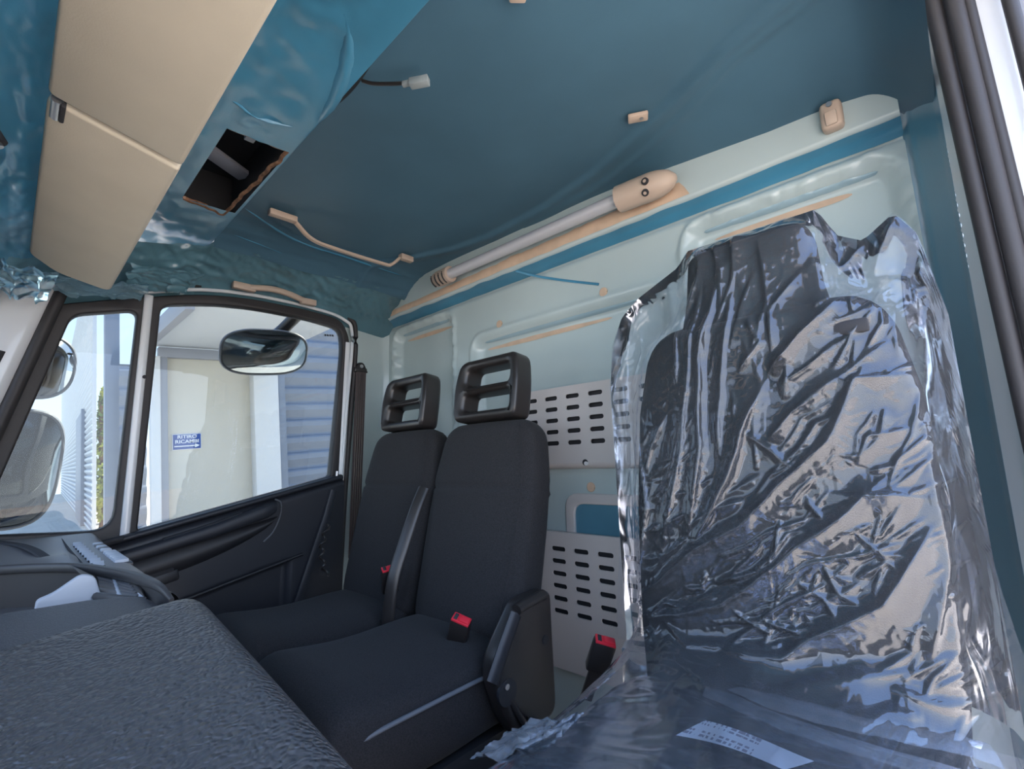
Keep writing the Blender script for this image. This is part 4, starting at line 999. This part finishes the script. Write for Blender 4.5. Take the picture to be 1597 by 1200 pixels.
box('sign_board', (FX + .015, (sy0 + sy1) / 2, (sz0 + sz1) / 2), (.02, sy1 - sy0, sz1 - sz0), 'signwhite', sg, bevel=.004)
box('sign_face', (FX + .028, (sy0 + sy1) / 2, (sz0 + sz1) / 2), (.008, sy1 - sy0 - .018, sz1 - sz0 - .018), 'signblue', sg, bevel=.001)
def text3d(txt, c, size, m, parent, wide=1.0):
    cu = bpy.data.curves.new('lettering', 'FONT'); cu.body = txt; cu.size = size; cu.align_x = 'CENTER'; cu.align_y = 'CENTER'; cu.extrude = .0015; cu.offset = .0012
    tmp = bpy.data.objects.new('tmp', cu); COL.objects.link(tmp)
    me = bpy.data.meshes.new_from_object(tmp.evaluated_get(bpy.context.evaluated_depsgraph_get())); bpy.data.objects.remove(tmp)
    for v in me.vertices: a, b, d = v.co; v.co = (c[0] + d, c[1] + a * wide, c[2] + b)
    me.materials.clear(); return link(bpy.data.objects.new('lettering', me), parent, m)
text3d('RITIRO', (FX + .034, 1.972, 1.515), .076, 'signwhite', sg, 1.12); text3d('RICAMBI', (FX + .034, 1.972, 1.440), .076, 'signwhite', sg, 1.12)
mesh('arrow', [(FX + .034, a, b) for a, b in ((1.80, 1.362), (2.075, 1.362), (2.075, 1.336), (2.145, 1.370), (2.075, 1.404), (2.075, 1.378), (1.80, 1.378))], [tuple(range(7))], 'signwhite', sg, smooth=False)
def planks(name, label, p0, p1, z0, z1, pitch, m, normal, rad=.05, gap=None):
    """a wall of horizontal cladding boards, one part per board"""
    p0, p1, n = Vector(p0), Vector(p1), Vector(normal); t = thing(name, (p0.x, p0.y, z0), label, 'wall')
    t['category'] = 'building wall'
    k = 0; z = z0
    prof = [(0, .0), (.06, .35), (.06, .5), (.06, .62), (.045, .70), (.0, .80), (-.01, .9), (0, 1.0)]
    vs = [q + n * (a * rad / .06) + Vector((0, 0, b * pitch)) for q in (p0, p1) for a, b in prof]; L = len(prof)
    me = bpy.data.meshes.new('cladding_board'); me.from_pydata([tuple(v) for v in vs], [], [(i, i + 1, L + i + 1, L + i) for i in range(L - 1)]); me.update(); me.materials.append(M[m])
    if gap:
        me.materials.append(M[gap])
        for f in list(me.polygons)[4:]: f.material_index = 1  # gap faces take a darker colour to paint in shade between boards
    while z < z1:
        o = bpy.data.objects.new('cladding_board', me); COL.objects.link(o); o.location = (0, 0, z); o.parent = t; o.matrix_parent_inverse = t.matrix_basis.inverted(); z += pitch
    return t
planks('clad_wall', 'grey-blue horizontal cladding wall to the rear of the porch', (FX + .02, 3.46, 0), (FX + .02, 8.5, 0), -.95, 4.6, .305, 'clad', (1, 0, 0), .06)
planks('clad_wall', 'shaded grey cladding strip beside the white porch post', (FX - .3, 1.17, 0), (FX - .3, 1.50, 0), -.95, 2.7, .305, 'clad', (1, 0, 0), .05)
planks('clad_wall', 'silver ribbed warehouse wall receding beyond the small window', (-20, 1.92, 0), (-60, 3.6, 0), -.95, 8.5, .21, 'cladlight', (0, -1, 0), .05, gap='clad')
wt = bpy.data.objects['clad_wall.002']; box('corner_trim', (-19.97, 1.93, 3.6), (.08, .10, 9.2), 'cladlight', wt, bevel=.01)
wd = thing('warehouse_door', (-24, 2.0, -.95), 'grey steel door in the silver ribbed warehouse wall', 'door')
box('door_leaf', (-26.5, 2.13, 1.2), (5.0, .10, 4.3), 'greysteel', wd, rot=Matrix.Rotation(-.043, 4, 'Z'), bevel=.01)
box('door_frame', (-23.95, 2.02, 1.2), (.12, .16, 4.4), 'clad', wd, bevel=.01)
t = thing('blue_grey_mast', (-9.6, 1.12, -.95), 'tall blue-grey steel post seen through the small window', 'post')
box('post_shaft', (-9.6, 1.12, 2.2), (.16, .18, 6.3), 'clad', t, bevel=.01); box('post_foot', (-9.6, 1.12, -.92), (.3, .34, .06), 'clad', t, bevel=.01)
def tree(x, y, h, w, n, label):
    t = thing('tree', (x, y, -.95), label, 'tree', 'trees beyond the yard'); vs = []; fs = []
    for k in range(n):
        u = random.random(); a = random.random() * 6.283; r = w * math.sqrt(random.random()) * math.sin(math.pi * (.12 + .85 * u)) ** .7
        c = Vector((x + r * math.cos(a), y + r * math.sin(a), -.7 + h * u)); s = .05 + .07 * random.random()
        d1 = Vector((random.uniform(-1, 1), random.uniform(-1, 1), random.uniform(-1, 1))).normalized() * s; d2 = d1.cross(Vector((random.uniform(-1, 1), random.uniform(-1, 1), random.uniform(-1, 1)))).normalized() * s * .6
        b = len(vs); vs += [c - d1, c + d2, c + d1, c - d2]; fs.append((b, b + 1, b + 2, b + 3))
    f = mesh('foliage', vs, fs, 'leaf', t, smooth=False); f['kind'] = 'stuff'
    tube('trunk', [(x, y, -.95), (x + .05, y, h * .3), (x, y, h * .75)], .14, 'wood', t, n=8)
tree(-21.6, 2.34, 4.6, .26, 1600, 'yellow-green tree in the gap past the warehouse corner')
tree(-24, 3.1, 3.6, .5, 1200, 'lower leafy tree behind the blue-grey post')

# the yard slopes a little against the cab: tilt everything outside about the cab's cross axis
bpy.context.view_layer.update()
TILT = Matrix.Translation((0, 1.9, 1.35)) @ Matrix.Rotation(.078, 4, 'X') @ Matrix.Translation((0, -1.9, -1.35))
for o in list(COL.objects):
    if o.parent is None and o.name.split('.')[0] in ('ground', 'entrance_porch', 'direction_sign', 'clad_wall', 'warehouse_door', 'blue_grey_mast', 'tree'):
        o.matrix_world = TILT @ o.matrix_basis
